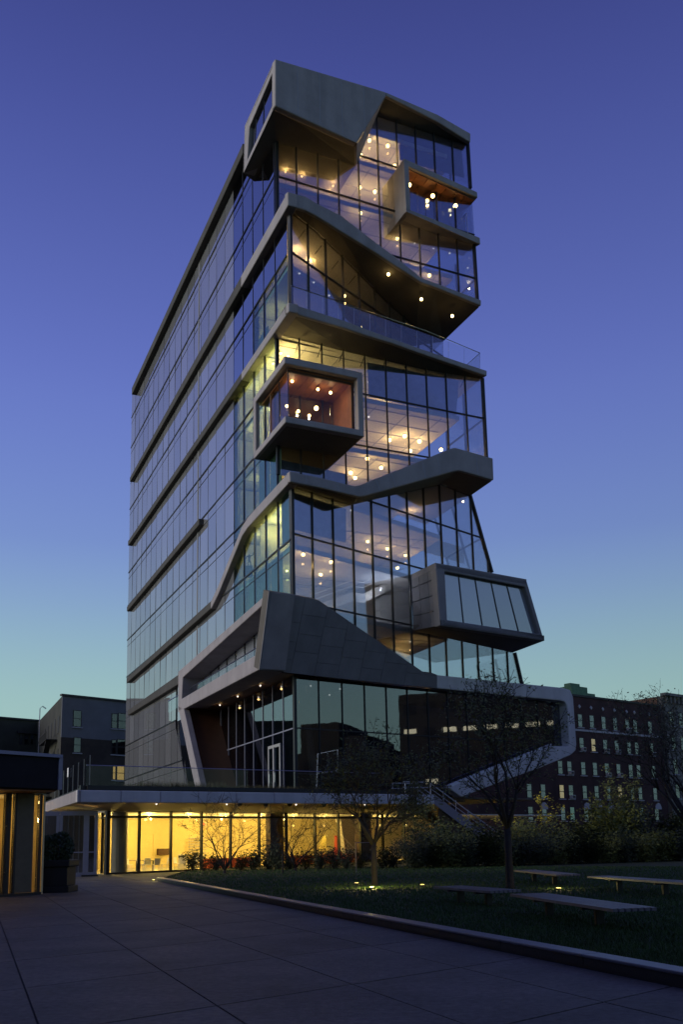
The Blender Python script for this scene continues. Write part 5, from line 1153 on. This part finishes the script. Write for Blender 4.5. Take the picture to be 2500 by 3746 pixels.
for i, (u, k) in enumerate(((560, -2.6), (500, -5.0), (690, -3.2))):
    q = CP.off(k); t = q.st(u, 3140)[0]; P_ = q.P(t, .02)
    o = tb0_ if i == 0 else copy_tree(tb0_); o.location = P_; tag(o, labs_t[i], 'table', 'cafeteria tables')
    for j in range(4):
        a = j * 1.57 + .5 + i * .4; o = ch0 if fc1 else copy_tree(ch0); fc1 = False
        o.location = P_ + Vector((math.cos(a) * .95, math.sin(a) * .95, 0)); o.rotation_euler = (0, 0, a - 1.57 + rnd.uniform(-.2, .2))
        CH.setdefault(i, []).append(o); tag(o, None, 'chair', 'cafeteria chairs')
for i, L in CH.items():
    def su2(o): d = Vector(o.location) - EYEP; return d.x / d.y
    for k, o in enumerate(sorted(L, key=su2)): o['label'] = '%s white chair at the %s' % (('leftmost', 'second', 'third', 'rightmost')[k], labs_t[i])
bn = empty('waste_bin', CP.off(-6).P(CP.off(-6).st(668, 3140)[0], .02), 'dark waste cabinet inside the cafeteria beside the slatted wall', 'bin')
p_ = Vector(bn.location)
MB().box((p_.x - .35, p_.y - .3, .02), (p_.x + .35, p_.y + .3, 1.25)).build('cabinet', 'core', bn, bevel=.04); MB().box((p_.x - .3, p_.y - .34, .95), (p_.x + .3, p_.y - .3, 1.15)).build('flap', 'black', bn)
pst = onz(0, 472, 3178); tag(MB().tube([Vector((pst.x, pst.y, 0)) - CP.n * 1.5, Vector((pst.x, pst.y, 1.2)) - CP.n * 1.5], .07, 8).build('queue_post', 'black'), 'dark slim post standing inside the left glass bay', 'post')

# thin frame hoop and post standing on the lawn
q0 = onz(lz, 1304, 3190)
hoop = MB().tube([q0, q0 + UP * 1.75, q0 + UP * 1.75 + Vector((1.1, .5, 0)), q0 + Vector((1.1, .5, 0))], .04, 6).build('garden_hoop', 'steel'); tag(hoop, 'thin pale metal hoop beside the lit tree', 'rail')
q0 = onz(lz, 1036, 3197); tag(MB().tube([q0, q0 + UP * 1.4], .06, 6).build('garden_post', 'black'), 'slim dark post at the lawn edge before the dark pier', 'post')

# small dark figure on a plinth in the lit side room
fg0 = S.off(.9).at(912, 2072)
fg = empty('figurine', fg0, 'small dark human figure with raised arm on a plinth in the lit side room', 'statue')
MB().box((fg0.x - .3, fg0.y - .3, fg0.z - 1.0), (fg0.x + .3, fg0.y + .3, fg0.z)).build('plinth', 'black', fg)
jt = {'pel': (0, 0, .62), 'ch': (0, 0, .95), 'nk': (0, 0, 1.08), 'hd': (0, 0, 1.2), 'ls': (-.16, 0, 1.02), 'le': (-.3, 0, .85), 'lh': (-.26, -.1, .66), 'rs': (.16, 0, 1.02), 're': (.34, 0, 1.12), 'rh': (.44, -.02, 1.36), 'lk': (-.09, -.04, .33), 'lf': (-.1, 0, .02), 'rk': (.12, -.02, .33), 'rf': (.16, .04, .02)}
nm_ = list(jt); ed_ = [('pel', 'ch'), ('ch', 'nk'), ('nk', 'hd'), ('ch', 'ls'), ('ls', 'le'), ('le', 'lh'), ('ch', 'rs'), ('rs', 're'), ('re', 'rh'), ('pel', 'lk'), ('lk', 'lf'), ('pel', 'rk'), ('rk', 'rf')]
me = bpy.data.meshes.new('body'); me.from_pydata([Vector(jt[k]) + fg0 for k in nm_], [(nm_.index(a), nm_.index(b)) for a, b in ed_], []); me.materials.append(M['black'])
fb_ = bpy.data.objects.new('body', me); COL.objects.link(fb_); put(fb_, fg); sk = fb_.modifiers.new('skin', 'SKIN'); fb_.modifiers.new('sub', 'SUBSURF').levels = 1
rad_ = {'pel': .1, 'ch': .12, 'nk': .05, 'hd': .085, 'ls': .055, 'rs': .055}
for i, k in enumerate(nm_): me.skin_vertices[0].data[i].radius = (rad_.get(k, .042),) * 2
me.skin_vertices[0].data[0].use_root = True

# ================================================================== LAMPS
COUNT = {}
def lamp(P, kind, where, power, size, color=(1, .58, .18), m='bulb', stem=0.0, drop=.8):
    e_ = empty('ceiling_lamp', P)
    MB().lathe([(size * .1, -size), (size * .7, -size * .7), (size, 0), (size * .7, size * .7), (size * .1, size)], P, 10).build('globe', m, e_, smooth=True)
    MB().lathe([(0, size * .8), (size * .8, size * .8), (size * .8, size * 1.15), (0, size * 1.15)], P, 10).build('fitting', 'black', e_)
    if stem > .25: MB().tube([P + UP * size, P + UP * stem], .012, 4).build('cord', 'black', e_)
    if power:
        ld_ = bpy.data.lights.new('bulb_light', 'POINT'); ld_.energy = power; ld_.color = color; ld_.shadow_soft_size = .10
        lo = bpy.data.objects.new('bulb_light', ld_); COL.objects.link(lo); lo.location = P - UP * drop; put(lo, e_); lo.matrix_parent_inverse = Matrix.Translation(-Vector(P))
    tag(e_, None, 'lamp', where); COUNT.setdefault(where, []).append((P, e_, kind)); return e_
CEIL = [69.2 - .5, 65.0, 60.2, 55.4, 50.6, 45.2, 40.9, 35.9, 30.5, 25.4, 20.4, 15.4]
def inside(pl, u, v, where, power=0, size=.13, m='bulb', maxd=9.0):
    g_ = pl.at(u, v); zc = min([z for z in CEIL if z > g_.z + .3] or [g_.z + 3])
    P = onz(zc - size * 1.2, u, v); dep = pl.depth(P); stem = 0
    if dep > maxd or dep < .3: P = pl.off(-min(maxd, max(1.0, 4.0))).at(u, v); stem = zc - P.z
    return lamp(P, 'lamp', where, power, size, m=m, stem=max(0, stem) if stem < 5 else .3)
def T1(x, y): return (860 + .5995 * x, 180 + .5995 * y)
def T2(x, y): return (900 + .5995 * x, 1020 + .5995 * y)
def T3(x, y): return (740 + .7015 * x, 1700 + .7015 * y)
BR, SM = .19, .085
for x, y in ((310, 700), (410, 730), (580, 830), (600, 788)): inside(PU, *T1(x, y), 'lamps under the concrete top box', 200, BR)
for x, y in ((822, 558), (770, 648), (934, 590), (975, 712), (763, 845), (855, 870)): inside(PU, *T1(x, y), 'lamps in the top storeys beside the box', 170, BR)
for x, y in ((767, 1000), (992, 1155), (1103, 1340), (1187, 1380)): inside(PU, *T1(x, y), 'lamps above the slanting concrete band', 140, .18)
for x, y in ((1044, 625), (1150, 657), (1258, 690)): inside(PU, *T1(x, y), 'small white lamps under the roof visor', 0, SM, 'bulbw')
for x, y in ((1097, 1185), (1213, 1215), (1312, 1245), (1422, 1335)): inside(PU, *T1(x, y), 'small white lamps under the terrace box', 0, SM, 'bulbw')
for x, y in ((1065, 830), (1208, 897), (1347, 957)):
    P = EW.off(-1.0).at(*T1(x, y)); lamp(P, 'lamp', 'lamps in the orange terrace box', 30, BR, drop=.5)
for x, y in ((378, 1200), (457, 1255), (645, 1420), (797, 1545)): inside(PM, *T1(x, y), 'lamps behind the slanting glass', 190, BR)
for x, y in ((395, 1368), (482, 1423), (577, 1503)): inside(PM, *T1(x, y), 'small white lamps behind the slanting glass', 0, SM, 'bulbw')
for x, y in ((937, 1375), (1138, 1527)): P = EW.off(-1.2).at(*T1(x, y)); lamp(P, 'lamp', 'lamps set in the soffit of the slanting band', 10, .15)
P = EW.off(-1.5).at(*T2(1260, 228)); lamp(P, 'lamp', 'lamps set in the soffit of the slanting band', 10, .15)
for x, y in ((282, 625), (440, 675), (517, 695), (250, 777), (430, 790), (387, 835), (320, 808)): P = W2.off(-2.2).at(*T2(x, y)); lamp(P, 'lamp', 'lamps in the orange corner box', 22, BR if (x, y) == (430, 790) else .13, color=(1, .74, .38), drop=.3)
lamp(X2.off(2.2).at(*T2(150, 800)), 'lamp', 'lamps in the orange corner box', 60, .13, color=(1, .80, .48), drop=.3)
for x, y in ((212, 455), (165, 518)): inside(PU, *T2(x, y), 'lamps above the orange corner box', 110, .12)
for x, y in ((832, 765), (877, 983), (970, 960), (1060, 992), (1003, 1050), (1192, 1043)): inside(PU, *T2(x, y), 'lamps in the tall middle hall', 120, .2)
for x, y in ((892, 1098), (742, 1098), (826, 1153), (640, 1183), (667, 1215)): inside(PU, *T2(x, y), 'lamps just above the zigzag band', 85, .18)
for x, y in ((748, 630), (805, 650), (919, 683), (1020, 715), (1162, 767), (750, 843)): inside(PU, *T2(x, y), 'small white lamps in the tall middle hall', 0, SM, 'bulbw')
for x, y in ((236, 1102), (365, 1137), (490, 1172)): inside(PU, *T2(x, y), 'small white lamps under the orange corner box', 0, SM, 'bulbw')
for x, y in ((1092, 225), (528, 468), (674, 507), (865, 400), (967, 437), (1062, 473), (620, 572), (1020, 537)): inside(PLW, *T3(x, y), 'lamps behind the lower glass', 130, .16)
for x, y in ((535, 270), (650, 315), (1033, 183), (1112, 165), (1187, 162), (778, 238), (865, 218), (808, 433), (1147, 218), (990, 940), (1088, 922)): inside(PLW, *T3(x, y), 'small white lamps behind the lower glass', 70 if y > 900 else 0, SM, 'bulbw')
for (x, y), pw in (((1203, 788), 25), ((1272, 745), 0), ((1397, 805), 0), ((1467, 765), 0)): inside(WG, 440 + .5485 * x, 2100 + .5485 * y, 'small lamps in the base hall', pw, .09, 'bulbw')
for x, y in ((547, 930), (665, 873), (784, 815), (935, 743)): P = onz(15.38, 440 + .5485 * x, 2100 + .5485 * y); lamp(P, 'lamp', 'downlights in the timber soffit of the base', 3, .075, m='bulbw', drop=.2)
def t3l(x, y): return (440 + .38265 * x, 1600 + .38265 * y)
for z, t, pw in ((45.0, 5, 420), (45.0, 8, 420), (45.0, 12, 380), (40.8, 7.5, 380), (40.8, 12, 260), (49.9, 7.5, 130), (35.9, 7.5, 90), (30.6, 5.5, 320), (30.6, 8.0, 320), (35.9, 12, 120), (25.4, 6, 60), (30.6, 12.5, 160)):
    lamp(SP(t, 1.9, z - .25), 'lamp', 'lamps in the rooms along the side wall', pw, .10, color=(1, .70, .22))
for u, v in ((605, 2946.5), (866, 2947.5), (1123, 2950), (1377, 2951)): t = FP.st(u, v)[0]; lamp(FP.P(t, fz0 + .0, -1.6), 'lamp', 'downlights under the canopy', 10, .07, m='bulbw')
for x, y in ((1212, 905), (1048, 977)): P = onz(fz0 + .0, .26786 * x, 2700 + .26786 * y); lamp(P, 'lamp', 'downlights at the canopy corner', 12, .07, m='bulbw')
for i in range(10): lamp(CP.P(2.5 + 4.0 * i, cz - .2, -4.5), 'lamp', 'lamps in the cafeteria ceiling', 520, .10, color=(1, .70, .17))
for i in range(4): lamp(CP.P(3 + 8 * i, cz - .2, -11.0), 'lamp', 'lamps at the back of the cafeteria ceiling', 520, .10, color=(1, .70, .17))
for t in (-1.6, -5.0): lamp(PV.P(t, hz - .25, -2.2), 'lamp', 'lamps in the left pavilion', 55, .08, color=(1, .62, .18))
lamp(PLW.off(-2.0).at(1395, 2150), 'lamp', 'lamps before the pale inner wall of the lower hall', 200, SM, color=(.86, .88, 1.0), m='bulbw', drop=.2)  # lamp added to brighten the inner wall
ORD = ['leftmost', 'second from left', 'third from left', 'fourth from left', 'fifth from left', 'sixth from left', 'seventh from left', 'eighth from left', 'ninth from left', 'tenth from left', 'eleventh from left', 'twelfth from left']
for where, L in COUNT.items():
    def su(x): d = x[0] - EYEP; return d.dot(RGT) / d.dot(FWD)
    one = where.replace('lamps', 'lamp').replace('downlights', 'downlight')
    for i, (P, e_, k) in enumerate(sorted(L, key=su)): e_['label'] = 'glowing ' + one + ', ' + ORD[min(i, 11)]
# ground spotlights in the lawn
for u, v, lab, pw, aim in ((1360, 3250, 'ground spotlight at the foot of the lit tree', 90, Vector((.15, .3, 1))), (1305, 3234, 'ground spotlight left of the lit tree', 4, UP), (1546, 3241, 'ground spotlight between the lit tree and the benches', 4, UP), (2045, 3254, 'ground spotlight under the furthest bench', 12, UP), (562, 3222, 'ground spotlight at the pointed end of the kerb', 5, UP)):
    P = onz(lz if u > 600 else 0, u, v); P = Vector((P.x, P.y, (lz if u > 600 else 0)))
    e_ = empty('ground_spotlight', P, lab, 'lamp', 'ground spotlights')
    MB().lathe([(0, 0), (.11, 0), (.11, .05), (.09, .06), (0, .06)], P, 12).build('housing', 'black', e_)
    MB().lathe([(0, .062), (.085, .062), (.085, .075), (0, .075)], P, 12).build('lens', mat('spot_lens', (1, .9, .5), .3, emit=(1, .78, .2), es=2), e_)
    l_ = bpy.data.lights.new('spot_light', 'POINT'); l_.energy = pw; l_.color = (1, .80, .25); l_.shadow_soft_size = .05
    o = bpy.data.objects.new('spot_light', l_); COL.objects.link(o); o.location = P + UP * .22; put(o, e_)
